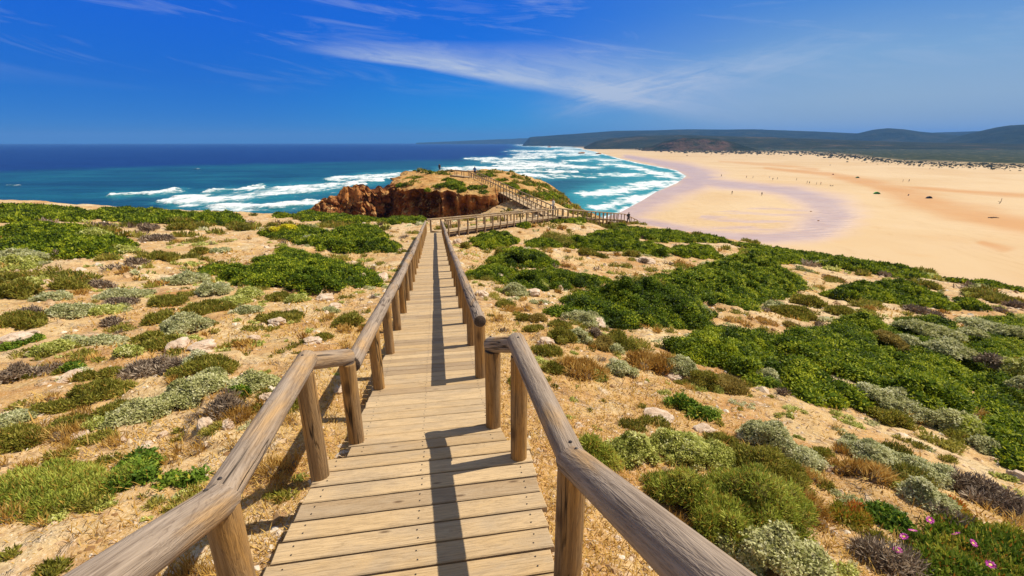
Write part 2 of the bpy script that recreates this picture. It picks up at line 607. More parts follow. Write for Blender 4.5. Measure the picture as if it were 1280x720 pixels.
def ground_height(x, y):
    x, y = np.asarray(x, float), np.asarray(y, float)
    z = base_height(x, y)
    r = np.hypot(x, y)
    k = smooth(.6, 2.2, seg_dist(x, y, WALK))
    z = z + k * (.16 * fbm(x * .23, y * .23, 1.0, 3) + .05 * fbm(x * 1.1, y * 1.1, 2.0, 3)) + .018 * fbm(x * 5, y * 5, 3.0, 3) * (r < 40)
    ledge = fbm(x * .35 + 3, y * .35, 7.0, 3)
    return z + k * .10 * smooth(.28, .36, ledge) * smooth(3, 6, r)


def build_ground():
    th = np.radians(np.concatenate([np.linspace(-150, -56, 60)[:-1], np.linspace(-56, 56, 760), np.linspace(56, 150, 60)[1:]]))
    rr = np.geomspace(.5, 112, 640)
    RR, TT = np.meshgrid(rr, th, indexing='ij')
    X, Y = RR * np.sin(TT), RR * np.cos(TT)
    Z = ground_height(X, Y)
    lit = smooth(-.15, .35, fbm(X * .25, Y * .25, 8.0, 3) + .25 * smooth(14, 2, RR))
    me = np_mesh("ground", np.stack([X, Y, Z], -1).reshape(-1, 3), grid_faces(len(rr), len(th)), [SOIL], {'litter': lit.ravel()}, smooth_shade=True)
    return tag(mesh_obj("ground", me), kind="structure")


GROUND = build_ground()


# ------------------------------------------------------------------ headland: walled plateau with a rocky spur on its left
HC = (-8.0, 86.0)
H_ANG = np.radians([-180, -160, -147, -135, -122, -112, -106, -98, -86, -70, -47, -20, 0, 30, 60, 90, 130, 160, 180])
H_RAD = np.array([12.5, 13, 14, 14.2, 17, 21.5, 22.5, 24, 26.5, 27.5, 21.5, 18.5, 18.5, 22, 22, 21, 16, 13, 12.5], float)


def head_top(x, y):
    z = -5.75 + .15 * fbm(x * .12, y * .12, 3.3, 3) - .022 * np.maximum(x + 4, 0) ** 2 
    return z - .06 * np.maximum(y - 96, 0)


def build_headland():
    na, nt, nc = 900, 60, 90
    A = np.linspace(-math.pi, math.pi, na, endpoint=False)
    R0 = np.interp(A, H_ANG, H_RAD)
    Rm = R0 + 1.3 * perlin(A * 5, 0, 2.0) + 1.3 * perlin(A * 14, 1, 5.0) + .8 * perlin(A * 35, 1, 9.0)
    rows = []
    for i in range(nt):
        f = (i / (nt - 1)) ** .8
        rf = R0 * f + (Rm - R0) * f ** 9
        x, y = HC[0] + rf * np.cos(A), HC[1] + rf * np.sin(A)
        z = head_top(x, y) - .35 * smooth(.9, 1.0, f) ** 2 + .30 * fbm(x * .4, y * .4, 6.0, 4) * smooth(.2, .5, f) + .55 * fbm(x * .13, y * .13, 8.0, 2) * smooth(.45, .8, f) + .15 * (1 - f * f)
        rows.append(np.stack([x, y, z], -1))
    zr = rows[-1][:, 2]
    steep = np.interp(np.degrees(A), [-180, -90, -70, -50, 0, 60, 180], [.28, .25, .5, 1.4, 1.6, 1.2, .5])
    for j in range(1, nc + 1):
        g = j / nc
        drop = g ** 1.15 * (zr + 26)
        rad = Rm + .3 + steep * drop * (.55 + .45 * g)
        x, y = HC[0] + rad * np.cos(A), HC[1] + rad * np.sin(A)
        z = zr - drop
        gul = fbm(x * .16, y * .16, z * .05, 4)
        out = (2.8 * np.abs(gul) * 2 - 1.8 - 1.6 * np.abs(fbm(x * .5, y * .5, z * .35, 4))) * smooth(0, .10, g)
        out = out + .35 * np.floor(2.2 * fbm(x * .3, y * .3, z * .9, 3)) * smooth(0, .1, g)
        rows.append(np.stack([x + out * np.cos(A), y + out * np.sin(A), z + .25 * fbm(x * .9, y * .9, z * .9, 3)], -1))
    V1 = np.concatenate(rows)
    F1 = grid_faces(nt + nc, na, wrap=True)
    # spur: a rough ridge running left from the plateau wall
    path = np.array([(-10, 83, -6.3), (-14, 80, -5.9), (-18.0, 77.0, -5.95), (-20.4, 75.2, -6.3), (-22.6, 73.7, -6.9), (-24.3, 72.6, -6.0), (-26.2, 71.6, -7.0),
                     (-29.0, 70.8, -7.9), (-30.4, 70.2, -9.2), (-33, 69, -10.6), (-40, 67, -14), (-46, 66, -25)], float)
    s = np.r_[0, np.cumsum(np.linalg.norm(np.diff(path[:, :2], axis=0), axis=1))]
    ns, nf = 420, 170
    S = np.linspace(0, s[-1], ns)
    px, py, pz = (np.interp(S, s, path[:, k]) for k in range(3))
    tx, ty = np.gradient(px), np.gradient(py)
    ln = np.hypot(tx, ty)
    nx, ny = ty / ln, -tx / ln
    U = np.linspace(-1, 1, nf)
    SS, UU = np.meshgrid(np.arange(ns), U, indexing='ij')
    side = np.sign(UU) * np.abs(UU) ** .8
    drop = (pz[SS] + 26) * np.abs(UU) ** 1.35
    wide = .6 + .34 * drop
    x, y, z = px[SS] + nx[SS] * side * wide, py[SS] + ny[SS] * side * wide, pz[SS] - drop
    rib = np.abs(np.sin(S[SS] * .95 + 1.2 * perlin(z * .12, S[SS] * .2, 1.0)))
    push = (2.0 * (rib - .5) + 1.8 * fbm(x * .22, y * .22, z * .14, 3) - 1.1 * np.abs(fbm(x * .55, y * .55, z * .4, 4)) + .5 * np.floor(3 * fbm(x * .5, y * .5, z * 1.1, 3))) * smooth(0, .16, np.abs(UU))
    x, y = x + np.sign(UU) * nx[SS] * push, y + np.sign(UU) * ny[SS] * push
    z = z + .75 * fbm(x * .5, y * .5, z * .5, 4) - .35 * np.abs(perlin(x * .9, y * .9, 2.0))
    V2 = np.stack([x, y, z], -1).reshape(-1, 3)
    F2 = grid_faces(ns, nf) + len(V1)
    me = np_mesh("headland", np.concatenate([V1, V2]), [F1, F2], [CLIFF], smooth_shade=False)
    return tag(mesh_obj("headland", me), kind="structure")


HEADLAND = build_headland()


def bvh_of(*obs):
    vs, fs, n = [], [], 0
    for o in obs:
        me = o.data
        co = np.empty(len(me.vertices) * 3, np.float32)
        me.vertices.foreach_get('co', co)
        vs.append(co.reshape(-1, 3))
        idx = np.empty(len(me.loops), np.int32)
        me.loops.foreach_get('vertex_index', idx)
        fs.append(idx.reshape(-1, 4) + n)
        n += len(vs[-1])
    return BVHTree.FromPolygons(np.concatenate(vs).tolist(), np.concatenate(fs).tolist())


LAND = bvh_of(GROUND, HEADLAND)


def land_at(u, v):
    """the point of the land that the photo shows at pixel (u, v)"""
    hit = LAND.ray_cast(Vector((0, 0, 0)), ray(u, v).normalized())[0]
    return hit


def land_z(x, y):
    hit = LAND.ray_cast(Vector((x, y, 60)), Vector((0, 0, -1)))[0]
    return hit.z if hit else -26.0


# ------------------------------------------------------------------ beach and plain behind it
SEA_Z = -24.0
SHORE = [on_level(u, v, SEA_Z) for u, v in [(700, 278), (752, 274), (778, 264), (802, 251), (820, 240), (846, 229), (858, 220), (846, 213), (822, 208),
                                            (800, 204), (778, 199), (760, 194), (744, 189.5), (729, 186.6), (727, 184), (727, 181)]]
SHORE = np.array([(p.x, p.y) for p in SHORE])


def side_dist(x, y, P):
    """signed distance to an open polyline, positive on its right-hand side"""
    best, sgn = np.full(np.shape(x), 1e18), np.ones(np.shape(x))
    for (ax, ay), (bx, by) in zip(P[:-1], P[1:]):
        ex, ey = bx - ax, by - ay
        t = np.clip(((x - ax) * ex + (y - ay) * ey) / (ex * ex + ey * ey), 0, 1)
        d = np.hypot(x - ax - t * ex, y - ay - t * ey)
        c = ex * (y - ay) - ey * (x - ax)
        m = d < best
        best = np.where(m, d, best)
        sgn = np.where(m, np.where(c < 0, 1.0, -1.0), sgn)
    return best * sgn


def stroke(u, v, pts, halves):
    """0..1 inside a tapered band along a polyline"""
    out = np.zeros(np.shape(u))
    pts = np.array(pts, float)
    h = np.broadcast_to(np.array(halves, float), (len(pts),)) if np.ndim(halves) else np.full(len(pts), float(halves))
    for i in range(len(pts) - 1):
        (ax, ay), (bx, by) = pts[i], pts[i + 1]
        ex, ey = bx - ax, by - ay
        t = np.clip(((u - ax) * ex + (v - ay) * ey * 9) / (ex * ex + ey * ey * 9), 0, 1)
        d = np.hypot((u - ax - t * ex) / 3.0, v - ay - t * ey)
        out = np.maximum(out, np.clip(1.25 - d / (h[i] + t * (h[i + 1] - h[i])), 0, 1))
    return out


def in_poly(x, y, P):
    inside = np.zeros(np.shape(x), bool)
    n = len(P)
    for i in range(n):
        (x1, y1), (x2, y2) = P[i], P[(i + 1) % n]
        c = ((y1 > y) != (y2 > y)) & (x < (x2 - x1) * (y - y1) / (y2 - y1 + 1e-12) + x1)
        inside ^= c
    return inside


VEG_U = [640, 728, 790, 860, 1000, 1060, 1130, 1230, 1280, 1500]
VEG_V = [182, 184.5, 187.5, 190.0, 190.5, 195, 203, 207, 208.5, 213]


def build_beach():
    th = np.radians(np.concatenate([np.linspace(-6, 50, 760), np.linspace(50, 90, 60)[1:]]))
    rr = np.geomspace(44, 3600, 620)
    RR, TT = np.meshgrid(rr, th, indexing='ij')
    X, Y = RR * np.sin(TT), RR * np.cos(TT)
    d = side_dist(X, Y, SHORE)
    Z = SEA_Z + np.clip(.02 * d, -1.2, .35) + .9 * smooth(60, 500, d) + .06 * fbm(X * .06, Y * .06, 1.0, 3) * smooth(5, 40, d)
    U, V = project(X, Y, SEA_Z)
    wob = 2.0 * fbm(X * .02, Y * .02, 2.0, 4)
    Vw, Uw = V + wob * .45, U + wob * 4
    edge = np.interp(U, VEG_U, VEG_V)
    veg = smooth(1.2, -1.6, V - edge + 2.6 * fbm(X * .02, Y * .012, 5.0, 4) * smooth(900, 1280, U) + .9 * fbm(X * .05, Y * .05, 6, 3))
    Z = Z + veg * 1.5 * (1 + fbm(X * .05, Y * .05, 3.0, 3)) + 14 * smooth(1500, 3200, RR) * smooth(0, 300, d)
    ring = np.maximum.reduce([
        stroke(Uw, Vw, [(780, 270), (806, 256), (835, 243), (868, 229), (876, 219), (852, 209), (820, 203), (785, 196)], [13, 13, 12, 12, 11, 8, 5, 3]),
        stroke(Uw, Vw, [(868, 226), (905, 231), (950, 235), (990, 240), (1030, 254), (1040, 268), (1030, 282), (1005, 294), (960, 299), (915, 297), (870, 291), (820, 281), (780, 272)],
               [8, 9, 7, 10, 14, 16, 17, 15, 12, 9, 7, 6, 6])])
    ring = np.maximum(ring, .78 * smooth(-.25, .45, fbm(X * .04, Y * .15, 3.0, 4)) * (in_poly(Uw, Vw, [(880, 268), (960, 258), (1030, 250), (1045, 275), (990, 300), (900, 296), (850, 284)])))
    wet = smooth(-.05, 1.15, ring + .14 * fbm(X * .03, Y * .09, 8.0, 3)) * .92
    ripple = smooth(0, .4, stroke(U, V, [(830, 262), (1000, 272)], [22, 26]))
    tone = np.maximum.reduce([
        .9 * stroke(Uw, Vw, [(960, 211), (1040, 219), (1085, 228), (1130, 245), (1180, 262), (1290, 285)], [2, 4, 7, 12, 14, 18]),
        .7 * stroke(Uw, Vw, [(900, 202), (960, 206), (1020, 212)], [1.5, 2.5, 3]),
        .8 * stroke(Uw, Vw, [(1100, 232), (1200, 240), (1300, 246)], [2, 3, 4]),
        .7 * stroke(Uw, Vw, [(1225, 305), (1255, 314)], [3, 5])])
    tone = smooth(.1, 1.1, tone + .34 * fbm(X * .025, Y * .04, 4.0, 5))
    me = np_mesh("beach", np.stack([X, Y, Z], -1).reshape(-1, 3), grid_faces(len(rr), len(th)), [SAND],
                 {'wet': wet.ravel(), 'veg': veg.ravel(), 'tone': tone.ravel(), 'ripple': ripple.ravel()}, smooth_shade=True)
    return tag(mesh_obj("beach", me), kind="structure")


build_beach()

# surf: where the photo shows white water, as bands along breaking crests
SURF = [
    ([(148, 245), (190, 243), (222, 239)], 1.7), ([(205, 254), (232, 248), (252, 247)], [2, 4.5, 4]), ([(222, 256), (280, 250), (330, 243), (390, 236), (425, 233)], [3, 6, 6, 6, 3]),
    ([(270, 262), (330, 259), (400, 255)], [5, 4, 2]), ([(415, 226), (455, 222), (500, 219), (530, 217)], [2, 3, 2.5, 2]), ([(430, 232), (470, 226), (490, 222)], [2, 2.5, 1.5]),
    ([(260, 240), (310, 238), (330, 233)], [1, 1.6, 1]), ([(470, 244), (520, 236), (560, 228)], [1.4, 3, 3]),
    ([(590, 199.5), (640, 198.5), (690, 197)], 1.3), ([(555, 213), (600, 211), (650, 212), (692, 210)], [2.5, 3.2, 2.6, 1]), ([(600, 202), (660, 204), (700, 208), (748, 211)], [1.5, 3, 4, 1.6]),
    ([(612, 214.5), (660, 214.5), (712, 216)], 1.1), ([(560, 223), (615, 221), (672, 221), (726, 221)], [3, 3.4, 3, 1]), ([(645, 193.5), (700, 194), (725, 193)], 1.2),
    ([(648, 181), (690, 183), (738, 185.5)], [.8, 1.4, 1]), ([(696, 188), (728, 190), (745, 194)], [1.5, 2.6, 1.5]), ([(738, 220), (770, 219), (800, 219)], [1.6, 2.2, 2]),
    ([(755, 205), (785, 208), (812, 214), (836, 220), (848, 228), (838, 234)], [1.5, 2.5, 3.4, 4, 4, 3]), ([(728, 244), (756, 241), (790, 236), (826, 229)], [3, 5.5, 6, 6]),
    ([(745, 260), (775, 254), (806, 247)], [4, 5.5, 5]), ([(640, 189), (690, 190)], [.7, .9]), ([(700, 203), (745, 199), (770, 201)], [1, 1.8, 1.5]), ([(620, 207), (668, 208)], 1.2)]


def build_sea():
    th = np.radians(np.concatenate([np.linspace(-85, -50, 60)[:-1], np.linspace(-50, 22, 960)]))
    rr = np.geomspace(52, 14000, 660)
    RR, TT = np.meshgrid(rr, th, indexing='ij')
    X, Y = RR * np.sin(TT), RR * np.cos(TT)
    U, V = project(X, Y, SEA_Z)
    la, lr = TT * 60, np.log(RR) * 60
    wv = fbm(la * .35, lr * .5, 1.0, 4)
    wu = fbm(la * .3, lr * .4, 5.0, 3)
    foam = np.zeros_like(X)
    for pts, h in SURF:
        foam = np.maximum(foam, stroke(U + 15 * wu, V + 2.6 * wv, pts, np.asarray(h) * 1.15 + .4))
    d = -side_dist(X, Y, SHORE)
    foam = np.maximum(foam, .95 * smooth(RR * .012 + 4, 0, d + 2 * wv) * (RR < 2500))
    for pts, h in SURF:                                            # thin lace of spent foam between the crests
        foam = np.maximum(foam, .30 * stroke(U + 15 * wu, V + 2.6 * wv, pts, np.asarray(h) * 2.6 + 1.5))
    patchy = fbm(X * .020, Y * .030, 31.0, 4)
    foam = np.maximum(foam * (.86 + .40 * np.clip(patchy, -1, .6)) - .05 * (1 + wu), 0)
    caps = smooth(.90, 1.02, fbm(X * .022, Y * .05, 9.0, 2) + .25 * fbm(X * .004, Y * .004, 2.0, 2)) * smooth(4000, 500, RR) * smooth(80, 150, RR)
    foam = np.maximum(foam, .6 * caps)
    lee = np.zeros_like(X)
    for pts, h in SURF:
        lee = np.maximum(lee, .7 * stroke(U + 15 * wu, V + 2.6 * wv, pts, np.asarray(h) * 1.9 + 1.5))
    shoal = np.clip(lee + .75 * smooth(RR * .16 + 40, 0, d), 0, 1)
    bound = np.interp(np.degrees(TT), [-48, -20, 0, 10, 22], [600, 640, 720, 1000, 2600])
    deep = smooth(-.10, .10, np.log(RR / bound) + .05 * wv)
    Z = SEA_Z + .25 * fbm(X * .02, Y * .05, 4.0, 3) * smooth(20, 150, d) + 2.0 * foam * (.7 + .6 * fbm(X * .05, Y * .08, 14.0, 3)) * smooth(10, 90, d) * (RR < 2200)
    me = np_mesh("sea", np.stack([X, Y, Z], -1).reshape(-1, 3), grid_faces(len(rr), len(th)), [SEA],
                 {'foam': foam.ravel(), 'deep': deep.ravel(), 'shoal': shoal.ravel()}, smooth_shade=True)
    return tag(mesh_obj("sea", me), kind="structure")


build_sea()


# ------------------------------------------------------------------ hills and distant coast
def build_hill(name, crest, dist, depth, mat, bumpy, seed, red=None, foot=-25):
    us = np.array([c[0] for c in crest], float)
    vs = np.array([c[1] for c in crest], float)
    na, nr = int(min(900, max(200, (us[-1] - us[0]) * 1.6))), 80
    u = np.linspace(us[0], us[-1], na)
    # crest azimuth and height at this distance
    ax = np.arctan2((u - 640) / F_PX, CP)
    zc = np.interp(u, us, vs)
    dzs = np.array([ray(a, b) for a, b in zip(u, zc)])
    s = np.linspace(-1, 1, nr)
    SS, AA = np.meshgrid(s, np.arange(na), indexing='ij')
    hor = np.hypot(dzs[:, 0], dzs[:, 1])
    az_ = np.arctan2(dzs[:, 0], dzs[:, 1])
    top = dzs[:, 2] / hor * dist
    rad = dist + SS * depth
    X, Y = rad * np.sin(az_[AA]), rad * np.cos(az_[AA])
    prof = np.clip(1 - np.abs(SS) ** 1.5, 0, 1)
    n = fbm(X / bumpy, Y / bumpy, seed, 5)
    Z = foot + (top[AA] - foot) * prof * (1 + .28 * n * np.clip(np.abs(SS) * 2.5, 0, 1)) - foot * 0
    Z = np.maximum(Z, foot)
    at = {}
    if red is not None:
        at['red'] = (smooth(red[0] - 25, red[0], u[AA]) * smooth(red[1] + 20, red[1], u[AA]) * smooth(-.1, -.35, SS)).ravel()
    me = np_mesh(name, np.stack([X, Y, Z], -1).reshape(-1, 3), grid_faces(nr, na), [mat], at, smooth_shade=False)
    return tag(mesh_obj(name, me), kind="structure")


HILL_NEAR = make_hill("scrub_hill", [(.012, .020, .009), (.030, .036, .014), (.11, .075, .035)], red=True)
HILL_FAR = make_hill("wooded_hill", [(.010, .020, .012), (.022, .034, .016), (.06, .055, .028)])
build_hill("distant_coast", [(520, 178.5), (560, 176.8), (600, 175), (640, 173.5), (662, 172.5), (700, 171)], 7600, 500, HILL_FAR, 300, 1.0)
build_hill("hills", [(652, 183), (656, 178), (662, 171.5), (700, 168.5), (740, 165.8), (770, 163.5), (820, 162.8), (860, 161.5), (950, 162.3), (1000, 163.5), (1045, 165.5), (1100, 168), (1300, 172)], 4300, 900, HILL_FAR, 420, 2.0)
build_hill("hills", [(1050, 171), (1075, 166), (1092, 162), (1110, 160.2), (1130, 161.5), (1150, 164.5), (1175, 167), (1230, 172)], 3900, 500, HILL_FAR, 300, 5.0)
build_hill("hills", [(1130, 169), (1170, 165.5), (1240, 163.5), (1300, 162), (1400, 161)], 5200, 600, HILL_FAR, 300, 3.0)
build_hill("hills", [(1185, 174), (1205, 168.5), (1225, 164), (1245, 159.5), (1262, 156.8), (1285, 155.5), (1340, 151), (1450, 152), (1600, 160)], 3300, 600, HILL_FAR, 300, 4.0)
build_hill("hills", [(724, 187), (732, 183), (745, 176.5), (765, 172.5), (800, 169.8), (850, 169), (900, 170), (960, 171.5), (1030, 174), (1120, 177), (1200, 179), (1300, 180), (1500, 182)], 2450, 700, HILL_NEAR, 300, 6.0)
build_hill("sea_cliff", [(788, 191), (800, 188.5), (806, 184), (818, 181.5), (828, 177.5), (842, 174), (858, 172.5), (878, 172.5), (900, 174), (918, 178), (940, 185), (960, 190)], 1560, 130, HILL_NEAR, 45, 7.0, red=(795, 905))


# ------------------------------------------------------------------ haze: thin sea air round everything
def build_haze():
    x0, x1, y0, y1, z0, z1 = -14300, 14300, -400, 14300, -29.0, 235.0
    v = [(x, y, z) for x in (x0, x1) for y in (y0, y1) for z in (z0, z1)]
    f = [(0, 1, 3, 2), (4, 6, 7, 5), (0, 4, 5, 1), (2, 3, 7, 6), (0, 2, 6, 4), (1, 5, 7, 3)]
    m = bpy.data.materials.new("sea_air")
    m.use_nodes = True
    t = NT(m.node_tree)
    t.n.remove(t.n['Principled BSDF'])
    pv = t.new('ShaderNodeVolumePrincipled')
    pv.inputs['Color'].default_value = (.17, .45, 1.0, 1)
    pv.inputs['Density'].default_value = .000115
    pv.inputs['Anisotropy'].default_value = .0
    t.l.new(pv.outputs[0], t.n['Material Output'].inputs['Volume'])
    m.cycles.homogeneous_volume = True if hasattr(m.cycles, 'homogeneous_volume') else None
    me = np_mesh("haze", np.array(v, float), np.array(f), [m])
    tag(mesh_obj("haze", me), kind="stuff")


build_haze()

# ------------------------------------------------------------------ boardwalk and handrails
class Boxes:
    """collects plank boxes (with uv along the plank and a tint per plank) into one mesh"""
    def __init__(self):
        self.v, self.f, self.uv, self.tint = [], [], [], []

    def plank(self, c, along, across, up, L, Wd, T, tint):
        c, along, across, up = Vector(c), Vector(along), Vector(across), Vector(up)
        n = len(self.v)
        cut = [random.uniform(-.010, .010) for _ in range(4)]
        uo, vo = random.random() * 40, random.random() * 40
        ch = min(.006, T * .25)
        for (su, ins) in ((-1, 0), (1, 0), (1, 1)):              # bottom, upper side, top face with a small chamfer
            for k, (a, b) in enumerate(((-1, -1), (1, -1), (1, 1), (-1, 1))):
                la = a * (L / 2 + cut[k] - ins * ch)
                lb = b * (Wd / 2 - ins * ch)
                hh = T / 2 if ins else (T / 2 - ch if su > 0 else -T / 2)
                self.v.append(tuple(c + along * la + across * lb + up * hh))
                self.uv.append((la + uo, lb + vo + (hh * .5)))
                self.tint.append(tint)
        q = lambda *i: self.f.append([n + j for j in i])
        q(3, 2, 1, 0)
        q(8, 9, 10, 11)
        for s in (0, 4):
            for k in range(4):
                k2 = (k + 1) % 4
                q(s + k, s + k2, s + 4 + k2, s + 4 + k)

    def build(self, name, mat, parent=None, hexes=()):
        me = np_mesh(name, np.array(self.v), [np.array(self.f), np.array(hexes)], [mat, SCREW], {'tint': self.tint}, uv=np.array(self.uv),
                     mat_idx=np.r_[np.zeros(len(self.f)), np.ones(len(hexes))])
        return mesh_obj(name, me, parent)


def log(name, p0, p1, r, mat, parent, sides=20, segs=None, seed=None, taper=.0, wob=.02):
    """a round timber from p0 to p1, grain along its own Z"""
    p0, p1 = Vector(p0), Vector(p1)
    d = p1 - p0
    L = d.length
    segs = segs or max(4, int(L / .12))
    sd = random.random() * 50 if seed is None else seed
    a = np.linspace(0, 2 * math.pi, sides, endpoint=False)
    zz = np.concatenate([[0, .006], np.linspace(.02, L - .02, segs), [L - .006, L]])
    ZZ, AA = np.meshgrid(zz, a, indexing='ij')
    rad = r * (1 - taper * (ZZ / L - .5) + wob * 1.4 * perlin(np.cos(AA) * .9, np.sin(AA) * .9, ZZ * 1.6 + sd) + wob * .5 * perlin(np.cos(AA) * 3, np.sin(AA) * 3, ZZ * 4 + sd))
    rad[0] *= .93
    rad[-1] *= .93
    bend = wob * r * perlin(ZZ * .7, sd, 3.0) * smooth(0, .2, ZZ) * smooth(L, L - .2, ZZ)
    V = np.stack([rad * np.cos(AA) + bend, rad * np.sin(AA), ZZ], -1).reshape(-1, 3)
    nr = len(zz)
    V = np.concatenate([V, [[0, 0, .003], [0, 0, L - .003]]])
    q = grid_faces(nr, sides, wrap=True)
    k = np.arange(sides)
    c0 = np.stack([np.full(sides, nr * sides), (k + 1) % sides, k], -1)
    b = (nr - 1) * sides
    c1 = np.stack([np.full(sides, nr * sides + 1), b + k, b + (k + 1) % sides], -1)
    mi = np.r_[np.zeros(len(q)), np.ones(2 * sides)]
    me = np_mesh(name, V, [q, np.concatenate([c0, c1])], [mat, END_GRAIN], mat_idx=mi, smooth_shade=True)
    o = mesh_obj(name, me, parent)
    base = parent.location if parent else Vector((0, 0, 0))
    o.location = p0 - base
    q_ = d.to_track_quat('Z', 'Y')
    o.rotation_mode = 'QUATERNION'
    o.rotation_quaternion = q_ @ Matrix.Rotation(random.random() * 6.28, 4, 'Z').to_quaternion()
    return o


def lerp(a, b, t):
    return tuple(a[i] + (b[i] - a[i]) * t for i in range(3))


def deck(name, label, A, B, wl0, wr0, wl1, wr1, pitch, gap=.012, T=.038, beams=True, skew=0.0, screws=False):
    """planked deck along A->B (3-D points of its centre line); wl/wr = half widths left/right at both ends"""
    root = empty(name, A, label, "boardwalk", "boardwalk sections of the path")
    A, B = Vector(A), Vector(B)
    d = (B - A)
    L = d.length
    d.normalize()
    side = Vector((d.y, -d.x, 0)).normalized()
    up = side.cross(d)
    bx = Boxes()
    n = max(1, int(L / pitch))
    for i in range(n):
        t = (i + .5) / n
        c = (B - A) * t
        wl, wr = wl0 + (wl1 - wl0) * t, wr0 + (wr1 - wr0) * t
        sd = (side + d * (skew + random.uniform(-.004, .004))).normalized()
        ac = up.cross(sd)
        e1, e2 = random.uniform(-.008, .008), random.uniform(-.008, .008)
        bx.plank(c + sd * ((wr - wl) / 2 + (e1 + e2) / 2) + up * (random.uniform(-.003, .002) - T / 2), sd, ac, (up + sd * random.uniform(-.006, .006) + ac * random.uniform(-.02, .02)).normalized(),
                 wl + wr + e2 - e1, L / n - gap, T, random.random())
    hexes = []
    if screws:                                                     # screw heads are part of the planks' own surface
        for i in range(n):
            t = (i + .5) / n
            wl, wr = wl0 + (wl1 - wl0) * t, wr0 + (wr1 - wr0) * t
            for off in (-wl + .10, -.05, wr - .10):
                for dd in (-.032, .032):
                    c = (B - A) * t + side * (off + random.uniform(-.008, .008)) + d * (dd + off * skew) + up * .0025
                    k = len(bx.v)
                    for j in range(6):
                        bx.v.append(tuple(c + side * (.0055 * math.cos(j * math.pi / 3)) + d * (.0055 * math.sin(j * math.pi / 3))))
                        bx.uv.append((0, 0))
                        bx.tint.append(.5)
                    hexes.append(tuple(range(k, k + 6)))
    bx.build("planks", PLANK, root, hexes)
    if beams:
        for s, w0, w1 in ((-1, wl0, wl1), (1, wr0, wr1)):
            bm = Boxes()
            p0, p1 = side * s * (w0 - .07), (B - A) + side * s * (w1 - .07)
            ax = (p1 - p0).normalized()
            sx = Vector((ax.y, -ax.x, 0)).normalized()
            bm.plank((p0 + p1) / 2 - up * (T + .085), ax, sx, sx.cross(ax), (p1 - p0).length - .02, .07, .15, .3)
            bm.build("beam", BEAM, root)
    return root


SCREW = material("rusty_screw")
SCREW[2].inputs['Base Color'].default_value = (.035, .025, .02, 1)
SCREW = SCREW[0]

# centre line of the path (deck surface)
J0 = (-.635, 2.99, -2.253)                    # near deck meets the long run
K0 = (-.395, 1.42, -2.147)                    # foot of the steps
M1 = (-1.90, 10.55, -3.335)
J1 = (-4.93, 28.9, -5.50)
J2 = (4.0, 45.0, -6.95)
A1 = (-6.4, 77.6, -5.45)
A2 = (-10.2, 80.5, -5.3)
B1 = (14.4, 60.5, -9.75)
B2 = (17.4, 65.0, -11.3)

deck("boardwalk", "wide near boardwalk of broad pale planks between the two closest handrails", K0, J0, .90, .68, .775, .775, .158, .014, .045, skew=.02, screws=True)
deck("boardwalk", "long straight boardwalk running downhill with a rail shadow along its middle", (J0[0] - .012, J0[1] + .03, J0[2] - .02), M1, .62, .60, .58, .58, .142, .009, screws=True)
deck("boardwalk", "far half of the straight boardwalk, just before the bend to the right", M1, J1, .58, .58, .56, .56, .142, .009)
deck("boardwalk", "boardwalk beyond the bend leading right towards the headland junction", (J1[0] + .1, J1[1] + .45, J1[2] - .01), J2, .55, .55, .55, .55, .15, .01)
deck("boardwalk", "boardwalk climbing over the sandy headland to its top", (J2[0] - .2, J2[1] + .7, J2[2]), A1, .6, .6, .6, .6, .2, .01)
deck("boardwalk", "short level boardwalk end on the top of the headland", (A1[0] - .4, A1[1] + .3, A1[2]), A2, .6, .6, .6, .6, .2, .01)
deck("boardwalk", "boardwalk descending right from the junction towards the beach", (J2[0] + .5, J2[1] + .55, J2[2] - .05), B1, .55, .55, .55, .55, .15, .01)
deck("boardwalk", "last steps of the boardwalk going down behind the crest to the beach", B1, B2, .55, .55, .55, .55, .15, .01)

# steps under the photographer
st = empty("steps", (K0[0], K0[1], K0[2]), "wooden steps leading up from the near boardwalk behind the viewer", "steps")
sb = Boxes()
hd = Vector((.128, -.99, 0)).normalized()
for i in range(6):
    c = Vector((0, 0, 0)) + hd * (.20 + i * .32) + Vector((0, 0, .155 * (i + 1) - .02))
    sb.plank(c, Vector((-hd.y, hd.x, 0)), hd, (0, 0, 1), 1.5, .31, .045, random.random())
sb.build("treads", PLANK, st)
for s in (-1, 1):
    q = Boxes()
    ax = (hd + Vector((0, 0, .48))).normalized()
    sx = Vector((-hd.y, hd.x, 0)) * s
    q.plank(sx * .70 + hd * 1.1 + Vector((0, 0, .32)), ax, sx, sx.cross(ax), 2.3, .06, .2, .4)
    q.build("stringer", BEAM, st)


def bolt(p, axis, r, parent):
    """dark round bolt head lying on a log"""
    V = [(r * q * math.cos(j * math.pi / 4), r * q * math.sin(j * math.pi / 4), z) for q, z in ((1, -.004), (1, .004), (.6, .008)) for j in range(8)]
    F = grid_faces(3, 8, wrap=True)
    me = np_mesh("bolt", np.array(V), [F], [SCREW])
    me2 = bpy.data.meshes.new("bolt")
    me2.from_pydata(V, [], [tuple(f) for f in F] + [tuple(range(16, 24))])
    me2.materials.append(SCREW)
    bpy.data.meshes.remove(me)
    o = mesh_obj("bolt", me2, parent, Vector(p) - parent.location)
    o.rotation_mode = 'QUATERNION'
    o.rotation_quaternion = Vector(axis).normalized().to_track_quat('Z', 'Y')


